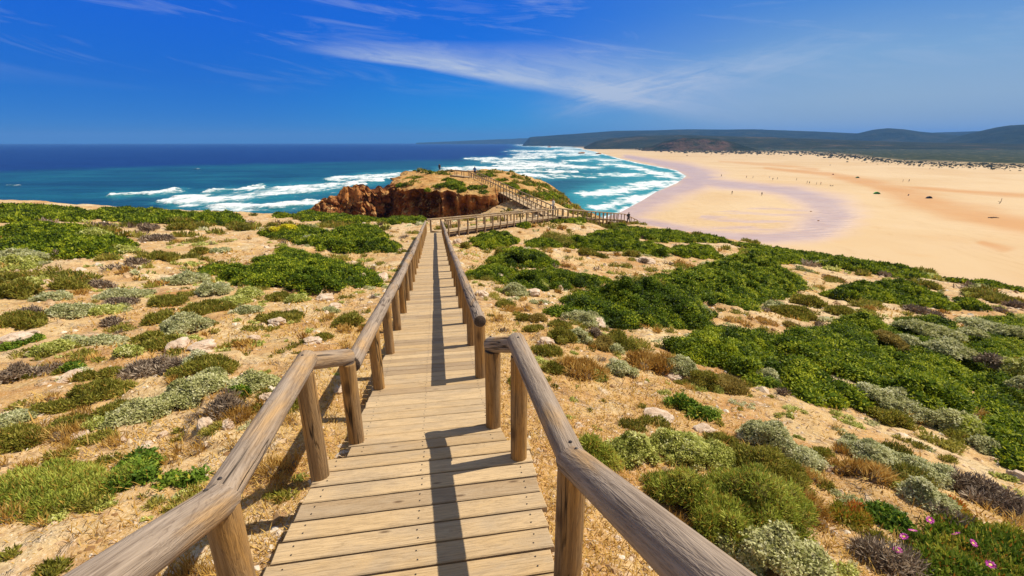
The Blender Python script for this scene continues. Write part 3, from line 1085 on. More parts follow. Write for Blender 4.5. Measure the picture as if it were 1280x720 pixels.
def handrail(name, label, rails, posts, r_rail, r_post, wood_rail, wood_post, group, sides=20, bolts=False):
    """rails: list of (p0, p1) logs; posts: list of (x, y, z_top, z_bottom)"""
    root = empty(name, posts[0][:2] + (posts[0][3],), label, "handrail", group)
    for i, (p0, p1) in enumerate(rails):
        log("rail", p0, p1, r_rail * (1.07 if bolts and i == 1 else .97 if bolts and i == 2 else 1), wood_rail, root, sides)
        if bolts:
            a, b = Vector(p0), Vector(p1)
            dn = (b - a).normalized()
            upv = (Vector((0, 0, 1)) - dn * dn.z).normalized()
            for f in ((.07, .94) if i != 1 else (.05,)):
                bolt(a + (b - a) * f + upv * r_rail * (1.035 if i == 1 else .965), upv, .009, root)
    for x, y, zt, zb in posts:
        log("post", (x, y, zb), (x + random.uniform(-.012, .012), y + random.uniform(-.012, .012), zt), r_post * random.uniform(.94, 1.05), wood_post, root, sides)
    return root


GR = "log handrails along the boardwalk"
# near left: corner post, kink post, climbing rail; short connector to the long run
C1, P1 = Vector((-1.392, 2.80, -1.405)), Vector((-1.145, 1.43, -1.330))
up_dir = Vector((.155, -.905, .42))
handrail("handrail", "thick near left log handrail with a kink above its post, bottom left",
         [(C1 + (C1 - P1).normalized() * .02, P1 + (P1 - C1).normalized() * .03), (P1 - up_dir * .05, P1 + up_dir * 2.6), (C1 + Vector((-.02, -.03, 0)), (-1.262, 3.19, -1.575))],
         [(-1.352, 2.66, -1.42, -2.75), (-1.150, 1.45, -1.35, -2.62), (-1.256, 3.14, -1.60, -2.9), (-.98, .15, -.66, -1.9)], .066, .064, RAIL_WOOD, POST_WOOD, GR, 32, True)
# near right
C2, P2 = Vector((.032, 3.02, -1.375)), Vector((.275, 1.705, -1.36))
handrail("handrail", "thick near right log handrail running down out of the picture's bottom edge",
         [(C2 + (C2 - P2).normalized() * .03, P2 + (P2 - C2).normalized() * .03), (P2 - up_dir * .05, P2 + up_dir * 2.2), (C2 + Vector((.02, -.03, 0)), (-.175, 3.41, -1.575))],
         [(.050, 2.86, -1.41, -2.75), (.275, 1.71, -1.39, -2.62), (-.160, 3.355, -1.60, -2.9), (.47, .2, -.62, -1.9)], .066, .064, RAIL_WOOD, POST_WOOD, GR, 32, True)


def deck_z(y):
    return np.interp(y, [J0[1], M1[1], J1[1]], [J0[2] - .02, M1[2], J1[2]])


def long_rail(label, xf, y0, y1, step, seglen, h=.70):
    ys = np.arange(y0, y1 + .01, step)
    posts = [(xf(y), y, deck_z(y) + h - .03, deck_z(y) - .75) for y in ys]
    cuts = list(np.arange(y0 - .08, y1, seglen)) + [y1 + .1]
    if cuts[-1] - cuts[-2] < .8:
        del cuts[-2]
    rails = []
    for a, b in zip(cuts[:-1], cuts[1:]):
        j = random.uniform(-.012, .012)
        rails.append(((xf(a) + j, a - .01, deck_z(a) + h), (xf(b) + j + random.uniform(-.01, .01), b + .012, deck_z(b) + h)))
    return handrail("handrail", label, rails, posts, .066, .061, RAIL_WOOD, POST_WOOD, GR, 18)


long_rail("long left log handrail of the straight boardwalk, its posts marching to the bend", lambda y: -1.393 - .1665 * (y - 4.25) + (0.0 if y > 3.6 else -.05), 4.25 - 0.0, 28.9, 1.173, 2.346)
log_extra = long_rail  # (same builder for the other side)
long_rail("long right log handrail of the straight boardwalk, starting at a free cut end", lambda y: -.345 - .1685 * (y - 4.51), 4.51, 28.6, 1.205, 3.615)
# the left rail's first length back to the near handrail's connector
_o = [o for o in bpy.data.objects if o.get("label", "").startswith("long left log")][0]
log("rail", (-1.235, 3.17, deck_z(3.17) + .665), (-1.39, 4.20, deck_z(4.20) + .70), .066, RAIL_WOOD, _o, 18)


def side_rail(label, A, B, off, step, h, wood, r=.06, ext0=0.0, ext1=0.0, seg=3.3):
    A, B = Vector(A), Vector(B)
    d = B - A
    L = d.length
    dn = d.normalized()
    sd = Vector((dn.y, -dn.x, 0)).normalized() * off
    n = max(2, int(L / step) + 1)
    posts, rails = [], []
    for i in range(n):
        p = A + d * (i / (n - 1)) + sd
        posts.append((p.x, p.y, p.z + h - .03, min(p.z - .35, land_z(p.x, p.y) - .15)))
    k = max(1, int(L / seg))
    a, b = A + sd - dn * ext0, B + sd + dn * ext1
    for i in range(k):
        rails.append((a + (b - a) * (i / k) + Vector((0, 0, h)), a + (b - a) * ((i + 1) / k) + Vector((0, 0, h))))
    return handrail("handrail", label, rails, posts, r, r * .95, wood, wood, "log handrails beyond the bend", 10)


W2A = (J1[0] + .1, J1[1] + .4, J1[2])
side_rail("handrail on the seaward far side of the boardwalk beyond the bend", W2A, J2, -.53, 1.05, .74, FAR_WOOD, ext0=.4, ext1=.2)
side_rail("handrail on the near side of the boardwalk beyond the bend, facing the viewer", (W2A[0] + .25, W2A[1] + .35, W2A[2]), J2, .53, 1.05, .74, FAR_WOOD, ext0=.35)
side_rail("left handrail of the boardwalk climbing the headland", (J2[0] - .2, J2[1] + .7, J2[2]), A1, -.58, 1.25, .80, FAR_WOOD)
side_rail("right handrail of the boardwalk climbing the headland", (J2[0] - .2, J2[1] + .7, J2[2]), A1, .58, 1.25, .80, FAR_WOOD)
side_rail("low handrail on the near side of the level boardwalk on the headland top", A1, A2, -.58, 1.2, .80, FAR_WOOD)
side_rail("low handrail on the sea side of the level boardwalk on the headland top", A1, A2, .58, 1.2, .80, FAR_WOOD)
side_rail("handrail on the far side of the boardwalk descending to the beach", (J2[0] + .5, J2[1] + .55, J2[2] - .05), B1, -.53, 1.15, .76, FAR_WOOD)
side_rail("handrail on the near side of the boardwalk descending to the beach", (J2[0] + .5, J2[1] + .25, J2[2] - .05), B1, .53, 1.15, .76, FAR_WOOD, ext1=.1)
side_rail("last handrail dropping behind the crest where the dark figure stands", B1, B2, .53, 1.15, .76, FAR_WOOD)

# ------------------------------------------------------------------ vegetation
def make_leaf(name, stops, bloom=None, trans=.33, rough=.6):
    m, t, b = material(name)
    tint = t.attr('tint')
    col = t.ramp(tint, stops)
    if bloom:
        col = t.mix(t.attr('bloom'), col, bloom)
    t.put(b.inputs['Base Color'], col)
    b.inputs['Roughness'].default_value = rough
    b.inputs['Specular IOR Level'].default_value = .2
    tr = t.new('ShaderNodeBsdfTranslucent')
    t.put(tr.inputs['Color'], col)
    mx = t.new('ShaderNodeMixShader')
    mx.inputs[0].default_value = trans
    t.l.new(b.outputs[0], mx.inputs[1])
    t.l.new(tr.outputs[0], mx.inputs[2])
    t.l.new(mx.outputs[0], t.n['Material Output'].inputs['Surface'])
    return m


def make_core(name, col):
    m, t, b = material(name)
    co = t.new('ShaderNodeTexCoord').outputs['Object']
    n = t.noise(co, 22, 4, .7)
    t.put(b.inputs['Base Color'], t.ramp(n, [(.35, tuple(c * .6 for c in col)), (.65, tuple(c * 1.3 for c in col))]))
    b.inputs['Roughness'].default_value = 1
    b.inputs['Specular IOR Level'].default_value = 0
    return m


CORE_GREEN = make_core("green_twigs", (.055, .085, .010))
CORE_OLIVE = make_core("olive_twigs", (.20, .175, .045))
CORE_GREY = make_core("grey_twigs", (.30, .27, .14))
CORE_BROWN = make_core("brown_twigs", (.19, .13, .08))

# species: leaf material, core material, clump radius, leaf length, leaf width / length, uprightness, cover, bloom share
SPECIES = {
    'juniper': (make_leaf("juniper_leaves", [(.0, (.022, .042, .002)), (.28, (.085, .135, .004)), (.60, (.225, .29, .009)), (1, (.48, .50, .025))]), CORE_GREEN, .17, .060, .45, .5, 2.0, 0),
    'bright': (make_leaf("bright_green_leaves", [(.0, (.05, .10, .007)), (.5, (.15, .25, .02)), (1, (.34, .42, .05))], (.60, .50, .05)), CORE_GREEN, .09, .045, .5, .7, 1.5, .04),
    'silver': (make_leaf("silver_leaves", [(.0, (.24, .25, .08)), (.45, (.56, .55, .26)), (.8, (.74, .71, .42)), (1, (.80, .77, .54))], None, .42), CORE_GREY, .050, .028, .55, .5, 1.6, 0),
    'lime': (make_leaf("pale_lime_leaves", [(.0, (.24, .26, .04)), (.45, (.54, .55, .12)), (.8, (.72, .70, .24)), (1, (.78, .75, .38))]), CORE_OLIVE, .048, .028, .55, .5, 1.6, 0),
    'cream': (make_leaf("cream_flower_heads", [(.0, (.23, .24, .06)), (.40, (.48, .47, .18)), (.75, (.68, .65, .33)), (1, (.78, .74, .47))]), CORE_GREY, .052, .03, .6, .5, 1.6, 0),
    'olive': (make_leaf("olive_leaves", [(.0, (.11, .11, .012)), (.5, (.30, .28, .035)), (1, (.50, .43, .09))], (.50, .30, .06)), CORE_OLIVE, .07, .045, .25, .75, 1.8, .06),
    'cushion': (make_leaf("cushion_leaves", [(.0, (.15, .18, .02)), (.5, (.40, .45, .06)), (1, (.64, .62, .13))], (.52, .33, .06)), CORE_OLIVE, .09, .050, .17, .8, 2.0, .13),
    'ochre': (make_leaf("ochre_leaves", [(.0, (.19, .13, .025)), (.5, (.40, .30, .07)), (1, (.58, .45, .14))]), CORE_OLIVE, .07, .04, .25, .7, 1.8, 0),
    'dead': (make_leaf("dead_twigs", [(.0, (.14, .095, .060)), (.5, (.28, .205, .145)), (1, (.46, .36, .26))], None, .05, .9), CORE_BROWN, .065, .07, .09, .5, .9, 0),
    'dry': (make_leaf("dry_straw", [(.0, (.31, .15, .025)), (.5, (.57, .34, .075)), (1, (.76, .54, .19))], None, .25, .8), CORE_BROWN, .09, .10, .07, 1.1, 1.0, 0),
    'iceplant': (make_leaf("fleshy_leaves", [(.0, (.07, .13, .01)), (.45, (.23, .30, .03)), (.8, (.50, .48, .06)), (1, (.56, .40, .06))], (.55, .20, .03)), CORE_OLIVE, .07, .060, .26, .9, 1.3, .05),
    'redplant': (make_leaf("reddish_fleshy_leaves", [(.0, (.18, .22, .02)), (.45, (.42, .34, .035)), (.75, (.56, .25, .035)), (1, (.58, .13, .03))]), CORE_OLIVE, .05, .050, .28, .9, 1.2, 0),
    'yellow': (make_leaf("yellow_flowers", [(.0, (.50, .44, .02)), (.6, (.80, .70, .03)), (1, (.88, .80, .08))]), CORE_OLIVE, .12, .06, .6, .5, 1.8, 0),
}

_hemi = []
for ring, (zz, rr_) in enumerate(((-.25, .97), (.30, .92), (.75, .62))):
    for k in range(7):
        a = 2 * math.pi * (k + .5 * ring) / 7
        _hemi.append((rr_ * math.cos(a), rr_ * math.sin(a), zz))
_hemi.append((0, 0, .98))
HEMI_V = np.array(_hemi)
_t = []
for ring in range(2):
    for k in range(7):
        a, b, c, d = ring * 7 + k, ring * 7 + (k + 1) % 7, ring * 7 + 7 + k, ring * 7 + 7 + (k + 1) % 7
        _t += [(a, b, d), (a, d, c)]
_t += [(14 + k, 14 + (k + 1) % 7, 21) for k in range(7)]
HEMI_F = np.array(_t)


def foliage_mesh(name, sp, C, Rd, dist, ctint=None, flat=.8, max_leaves=60000, core_scale=.84):
    """leaves on a set of clumps: C (n,3) centres, Rd (n,) radii; dist = metres from the path, sets the finest leaf built"""
    mat, core, rc, ll, wr, upr, cover, bl = SPECIES[sp]
    n = len(C)
    l = max(ll, 1.9 * dist / F_PX / math.sqrt(max(wr, .25)))
    w = max(l * wr, 1.05 * dist / F_PX)
    if ctint is None:
        ctint = np.clip(.5 + .22 * rng.normal(size=n), 0, 1)
    area = 2 * math.pi * Rd ** 2
    cnt = np.maximum(5, cover * 1.15 * area / (l * w * .5)).astype(int)
    if cnt.sum() > max_leaves:
        cnt = np.maximum(4, (cnt * max_leaves / cnt.sum()).astype(int))
    idx = np.repeat(np.arange(n), cnt)
    m = len(idx)
    D = rng.normal(size=(m, 3))
    D /= np.linalg.norm(D, axis=1)[:, None]
    D[:, 2] = np.abs(D[:, 2]) - .15
    D /= np.linalg.norm(D, axis=1)[:, None]
    rad = Rd[idx] * rng.uniform(.72, 1.04, m)
    P = C[idx] + D * (rad * np.where(rng.random(m) < .12, 1.22, 1.0))[:, None] * np.array([1, 1, flat])
    ax = D * .8 + rng.normal(size=(m, 3)) * .45
    ax[:, 2] += upr
    ax /= np.linalg.norm(ax, axis=1)[:, None]
    N_ = D + rng.normal(size=(m, 3)) * .55
    N_[:, 2] += .55
    N_ /= np.linalg.norm(N_, axis=1)[:, None]
    ax -= (.85 if wr > .3 else .55) * (ax * N_).sum(1)[:, None] * N_               # leaf blades lie roughly open to the light
    ax /= np.linalg.norm(ax, axis=1)[:, None] + 1e-9
    sd = np.cross(ax, N_)
    sd /= np.linalg.norm(sd, axis=1)[:, None] + 1e-9
    ls = l * rng.uniform(.65, 1.25, m)
    ws = w * rng.uniform(.7, 1.2, m)
    q = np.stack([P, P + ax * (ls * .5)[:, None] + sd * (ws * .5)[:, None], P + ax * ls[:, None], P + ax * (ls * .5)[:, None] - sd * (ws * .5)[:, None]], 1).reshape(-1, 3)
    tint = np.clip(ctint[idx] + rng.normal(size=m) * .20, 0, 1)
    bloom = (rng.random(m) < bl).astype(float) if bl else np.zeros(m)
    fq = np.arange(4 * m).reshape(-1, 4)
    cv = (HEMI_V[None] * (Rd * core_scale)[:, None, None] * np.array([1, 1, flat]) + C[:, None]).reshape(-1, 3)
    cf = (HEMI_F[None] + (np.arange(n) * len(HEMI_V))[:, None, None]).reshape(-1, 3) + 4 * m
    V = np.concatenate([q, cv])
    return np_mesh(name, V, [fq, cf], [mat, core], {'tint': np.r_[np.repeat(tint, 4), np.full(len(cv), .3)], 'bloom': np.r_[np.repeat(bloom, 4), np.zeros(len(cv))]},
                   mat_idx=np.r_[np.zeros(m), np.ones(len(cf))])


def poly_edge_dist(x, y, P):
    d = np.full(np.shape(x), 1e9)
    n = len(P)
    for i in range(n):
        (ax, ay), (bx, by) = P[i], P[(i + 1) % n]
        ex, ey = bx - ax, by - ay
        t = np.clip(((x - ax) * ex + (y - ay) * ey) / (ex * ex + ey * ey + 1e-9), 0, 1)
        d = np.minimum(d, np.hypot(x - ax - t * ex, y - ay - t * ey))
    return d


def mat_shrub(pts, label, hmax=.45, sp='juniper', group="dark green spreading shrub mats", rc_scale=1.0, tint0=.45, lift=0.0, cat="shrub"):
    """low spreading shrub whose outline on the ground is the polygon seen at pts"""
    vs = [v for _, v in pts]
    v0, v1 = min(vs), max(vs)
    W = []
    for u, v in pts:                                               # the far rim is seen over the shrub's own height
        p = land_at(u, v)
        if p is not None:
            f = (v1 - v) / (v1 - v0)
            hz = math.hypot(p.x, p.y)
            k = 1 - min(.12, f * .75 * hmax / max(.1, -p.z / hz) / hz)
            W.append((p.x * k, p.y * k))
    W = np.array(W)
    cx, cy = W.mean(0)
    dist = float(np.hypot(W[:, 0], W[:, 1]).min() * .5 + math.hypot(cx, cy) * .5)
    lo, hi = W.min(0), W.max(0)
    x0, x1 = W[:, 0], np.roll(W[:, 0], -1)
    y0, y1 = W[:, 1], np.roll(W[:, 1], -1)
    area = abs((x0 * y1 - x1 * y0).sum()) / 2
    rc = max(SPECIES[sp][2] * rc_scale, .0042 * dist)
    hmax = .85 * hmax * min(1, .35 + .28 * math.sqrt(area))
    N = int(min(2600, 1.25 * area / (rc * rc)))
    pad = rc * 1.5
    X, Y = rng.uniform(lo[0] - pad, hi[0] + pad, N * 14 + 60), rng.uniform(lo[1] - pad, hi[1] + pad, N * 14 + 60)
    ed = poly_edge_dist(X, Y, W)
    ins = in_poly(X, Y, W)
    sdist = np.where(ins, ed, -ed) + rc * 2.2 * fbm(X * .33 / rc / 2, Y * .33 / rc / 2, 3.0, 3)      # ragged edge
    keep = (sdist > rc * .25)
    if keep.sum() < 6:
        keep = ins
    X, Y, sdist = X[keep][:N], Y[keep][:N], sdist[keep][:N]
    gap = fbm(X * .45, Y * .45, 6.0, 3)
    hole = ((gap < -.50) & (sdist < 1.5)) | (fbm(X * 1.1, Y * 1.1, 12.0, 3) < -.58)
    if area > 6:
        X, Y, sdist = X[~hole], Y[~hole], sdist[~hole]
    g = np.array([land_z(a, b) for a, b in zip(X, Y)])
    lump = .70 + .60 * fbm(X * .55, Y * .55, 2.0, 3) + .50 * fbm(X * 1.5, Y * 1.5, 9.0, 2) + .12 * rng.normal(size=len(X))
    h = hmax * (1 - np.exp(-np.maximum(sdist, 0) / (.9 * hmax + .1))) * np.clip(lump, .15, 1.7)
    Rd = rc * rng.uniform(.65, 1.35, len(X))
    Z = g + np.maximum(h - Rd * .3, -Rd * .1) + lift
    ct = np.clip(tint0 + .30 * fbm(X * .7, Y * .7, 4.0, 3) + .24 * rng.normal(size=len(X)), 0, 1)
    gz = land_z(cx, cy)
    C = np.stack([X - cx, Y - cy, Z - gz], -1)
    me = foliage_mesh("spreading_shrub", sp, C, Rd, dist, ct, max_leaves=90000)
    # a few bare stems reach the ground inside
    o = mesh_obj("spreading_shrub", me, loc=(cx, cy, gz))
    return tag(o, label, cat, group)


IN_MAT = ('growing in', 'olive thicket', 'right-edge thicket', 'largest thicket', 'inside the', 'thicket at right', 'edge of the thicket', 'on a green mat', 'right of the golden one', 'left of the bright one', 'beside bare grey', 'behind the lime bush', 'at the right edge of the picture')


def shrub_at(sp, u, v, w, h, label, name=None, cat="shrub", group=None, dens=1.0):
    """a rounded shrub: base centre-bottom at (u, v), w x h photo pixels"""
    if sp == 'dead' and v < 560:
        w, h = w * .78, h * .75
    elif sp == 'olive' and u < 260 and 440 < v < 575:
        w, h = w * .74, h * .72
    elif u < 480:
        h = h * .86
    p = land_at(u, v - min(4, h * .15))
    dist = p.length
    dep = p.y * CP - p.z * SP
    px = dep / F_PX
    rx = w * px / 2 * .94
    el_ = math.asin(-p.z / dist)
    ry = min(rx * .85, .8 * h * px / max(.25, math.sin(el_)) / 2)
    H = max(.22 * min(rx, ry * 1.2), (h * px - 1.1 * ry * math.sin(el_)) / math.cos(el_))
    H = min(H, 1.1 * rx)
    hd_ = Vector((p.x, p.y, 0)).normalized()
    c = Vector((p.x, p.y, 0)) + hd_ * ry * .9
    gz = land_z(c.x, c.y)
    rc = max(min(SPECIES[sp][2] * 1.1, rx * .4), .0035 * dist)
    N = int(np.clip(dens * (1.0 if sp in ('dead', 'dry') else 1.55) * math.pi * rx * ry / (rc * rc), 6, 900))
    a, q = rng.uniform(0, 2 * math.pi, N), np.sqrt(rng.random(N))
    lob = .95 + .34 * perlin(np.cos(a) * 1.3 + u, np.sin(a) * 1.3, v * .1) + .26 * perlin(np.cos(a) * 3 + u, np.sin(a) * 3, v * .1) + .08 * rng.normal(size=N)
    X, Y = rx * q * lob * np.cos(a), ry * q * lob * np.sin(a)
    ca, sa = hd_.y, hd_.x
    X, Y = X * ca + Y * sa, -X * sa + Y * ca
    Rd = rc * rng.uniform(.7, 1.3, N)
    Hs = H * np.sqrt(np.clip(1 - q ** 2.2, 0, 1)) * (.80 + .5 * perlin(X / rx * 1.8 + u, Y / rx * 1.8, 1.0)) * rng.uniform(.72, 1.08, N)
    gz_ = np.array([land_z(c.x + i, c.y + j) for i, j in zip(X, Y)])
    lift = .32 if any(q_ in label for q_ in IN_MAT) and 'pale flowering' not in label and 'in front of' not in label and ' above ' not in label else 0.0
    Z = gz_ - gz + lift + np.maximum(Hs - Rd * .6, Rd * .05)
    ct = np.clip(.48 + .2 * rng.normal(size=N) + .15 * perlin(X / rx * 2, Y / rx * 2, u), 0, 1)
    me = foliage_mesh(name or "shrub", sp, np.stack([X, Y, Z], -1), Rd, dist, ct, flat=.9, max_leaves=24000)
    o = mesh_obj(name or "shrub", me, loc=(c.x, c.y, gz))
    return tag(o, label, cat, group)


# dark green mats
MATS = [
    ([(0, 257), (50, 256), (100, 263), (125, 272), (100, 278), (40, 277), (0, 279)], "dark green shrub mat at the far left edge below the sea horizon", .5),
    ([(95, 267), (130, 260), (180, 261), (235, 266), (290, 267), (305, 275), (300, 282), (240, 280), (170, 279), (130, 273)], "long dark green shrub mat along the left crest below the surf", .5),
    ([(0, 285), (75, 281), (130, 291), (165, 303), (165, 312), (120, 322), (60, 322), (20, 320), (0, 327)], "big dark green shrub mat at the left edge above grey-green bushes", .6),
    ([(250, 334), (310, 330), (345, 309), (395, 313), (400, 323), (440, 333), (488, 343), (470, 354), (420, 361), (370, 368), (320, 359), (280, 351), (250, 343)], "large dark green shrub mat in front of pale rocks, left of the long handrail", .6),
    ([(325, 292), (350, 285), (385, 285), (410, 290), (420, 300), (400, 308), (385, 306), (360, 300)], "small green shrub mat with a yellow flower patch in it", .4),
    ([(400, 300), (425, 286), (445, 283), (467, 285), (490, 298), (497, 309), (495, 316), (460, 316), (420, 316), (395, 308)], "rounded dark green shrub mat near the headland, left of the bend", .65),
    ([(365, 270), (400, 269), (450, 273), (480, 276), (450, 280), (380, 277)], "thin green shrub strip below the red cliff's left part", .35),
    ([(475, 277), (510, 272), (533, 274), (530, 279), (490, 281)], "small green shrub strip below the dark cliff face", .4),
    ([(345, 268), (362, 267), (372, 272), (350, 274)], "tiny green shrub patch on the left crest beside the surf", .3),
    ([(592, 298), (610, 290), (635, 290), (647, 299), (640, 306), (605, 312), (592, 306)], "round green shrub mat just below the boardwalk beyond the bend", .5),
    ([(612, 319), (640, 311), (675, 317), (695, 326), (690, 335), (650, 337), (618, 329)], "oval green shrub mat right of the bend, surrounded by pale stones", .55),
    ([(588, 337), (605, 333), (640, 341), (630, 352), (600, 352)], "small green shrub mat touching the long right handrail", .45),
    ([(632, 352), (660, 342), (700, 336), (740, 341), (760, 350), (740, 361), (700, 363), (670, 361), (640, 361)], "low green shrub mat left of the darkest big mat", .45),
    ([(695, 386), (705, 373), (740, 358), (790, 354), (850, 359), (895, 380), (898, 405), (880, 412), (830, 410), (770, 405), (720, 399)], "darkest dense shrub mat right of the boardwalk, casting shadow on sand", .8),
    ([(805, 349), (850, 336), (885, 332), (905, 322), (940, 326), (985, 341), (1010, 352), (1000, 363), (985, 371), (930, 388), (890, 386), (860, 367)], "big yellow-green shrub mat behind and right of the darkest mat", .8),
    ([(655, 304), (690, 298), (700, 305), (690, 310), (665, 309)], "narrow green shrub mat left of the long mid-distance mat", .4),
    ([(700, 302), (715, 296), (760, 300), (800, 304), (838, 313), (835, 321), (790, 316), (750, 309), (710, 307)], "long green shrub mat crossing the stony slope below the descending boardwalk", .45),
    ([(640, 281), (655, 279), (668, 282), (655, 286)], "small green shrub just below the middle of the bend boardwalk", .35),
    ([(690, 277), (712, 274), (734, 276), (728, 279), (700, 280)], "small green shrub strip under the boardwalk junction", .35),
    ([(735, 292), (770, 290), (800, 297), (790, 305), (740, 301)], "green shrub mat behind the long mid-slope mat", .4),
    ([(752, 283), (775, 279), (830, 288), (870, 297), (868, 305), (820, 303), (790, 295)], "green shrub mat on the crest right of the dark figure", .45),
    ([(865, 295), (885, 293), (905, 299), (903, 304), (870, 303)], "small dark oval shrub on the crest against the wet sand", .45),
    ([(840, 312), (870, 307), (900, 317), (895, 324), (860, 323), (840, 319)], "dull olive green shrub mat before the crest, beside bare sand", .4),
    ([(925, 314), (960, 310), (990, 319), (1010, 331), (980, 331), (930, 323)], "green shrub mat behind the big yellow-green mat", .45),
    ([(905, 300), (960, 305), (1000, 310), (1060, 322), (1130, 335), (1160, 346), (1155, 350), (1100, 344), (1030, 331), (980, 319), (930, 309)], "long green shrub strip along the crest against the pale beach", .5),
    ([(1150, 337), (1200, 342), (1280, 355), (1280, 365), (1240, 359), (1180, 350)], "green shrub strip along the crest at the right edge", .5),
    ([(1028, 364), (1060, 355), (1100, 353), (1150, 364), (1195, 379), (1190, 386), (1140, 384), (1080, 379), (1040, 371)], "long dark green shrub mat on the right before the crest strip", .6),
    ([(1197, 380), (1207, 373), (1222, 381), (1225, 388), (1205, 389)], "small green shrub right of the long dark mat", .4),
    ([(843, 425), (872, 413), (905, 412), (940, 412), (965, 420), (960, 445), (935, 468), (900, 455), (860, 448)], "left lobe of the large green thicket above the sandy gap", .55),
    ([(955, 418), (1000, 412), (1030, 400), (1075, 390), (1112, 400), (1120, 430), (1110, 470), (1090, 505), (1060, 520), (1035, 512), (1000, 500), (972, 472), (940, 465)], "largest dense green thicket on the right slope, dark gaps inside", .75),
    ([(1112, 402), (1155, 405), (1205, 410), (1215, 450), (1210, 500), (1215, 560), (1180, 530), (1125, 508), (1095, 500), (1110, 470), (1120, 430)], "olive green thicket with pale bushes growing through it, right slope", .5),
    ([(1205, 410), (1232, 396), (1290, 396), (1290, 590), (1255, 582), (1215, 560), (1210, 500), (1215, 450)], "green thicket at the right edge, mixed with pale lime bushes", .5),
    # on the headland
    ([(545, 233), (562, 229), (574, 228), (577, 231), (566, 236), (548, 237)], "dark green shrub patch on the sandy headland top", .3),
    ([(576, 234), (594, 232), (610, 234), (604, 237), (582, 237)], "flat green shrub patch left of the boardwalk on the headland", .3),
    ([(528, 240), (533, 238), (539, 240), (535, 243)], "tiny dark shrub at the brink of the dark headland cliff", .3),
    ([(552, 226), (562, 225), (570, 226), (560, 228)], "thin green shrub streak behind the patch on the headland top", .25),
    ([(598, 219.5), (612, 218), (619, 220), (608, 222)], "green shrub right of the boardwalk's top end on the headland", .3),
    ([(618, 224), (628, 223), (637, 226), (624, 227)], "second green shrub below the boardwalk's top end", .3),
    ([(630, 230), (640, 230), (650, 235), (640, 236)], "green shrub right of the headland boardwalk, half way up", .3),
    ([(645, 238), (656, 236), (664, 240), (654, 243)], "green shrub right of the headland boardwalk, below half way", .35),
    ([(660, 240), (678, 238), (690, 246), (688, 251), (670, 248)], "dark green shrub mat on the headland's right flank", .4),
    ([(686, 243), (692, 242), (697, 248), (696, 252), (690, 249)], "dark shrub on the headland's right skyline above the sea", .4),
]
for pts, lab, hm in MATS:
    mat_shrub(pts, lab, hm, tint0=(.60 if 'yellow-green' in lab else .34 if 'darkest' in lab else .54 if 'olive' in lab else .48))

mat_shrub([(0, 578), (40, 566), (105, 564), (150, 572), (160, 590), (120, 612), (80, 640), (40, 642), (0, 648)], "fine-leaved dark green cushion shrub at the left edge, yellow specks inside", .30, 'cushion', None)
mat_shrub([(140, 585), (165, 574), (190, 578), (215, 585), (235, 600), (205, 608), (180, 613), (150, 606)], "bright green creeping plant beside the fine-leaved cushion at lower left", .12, 'bright', None)

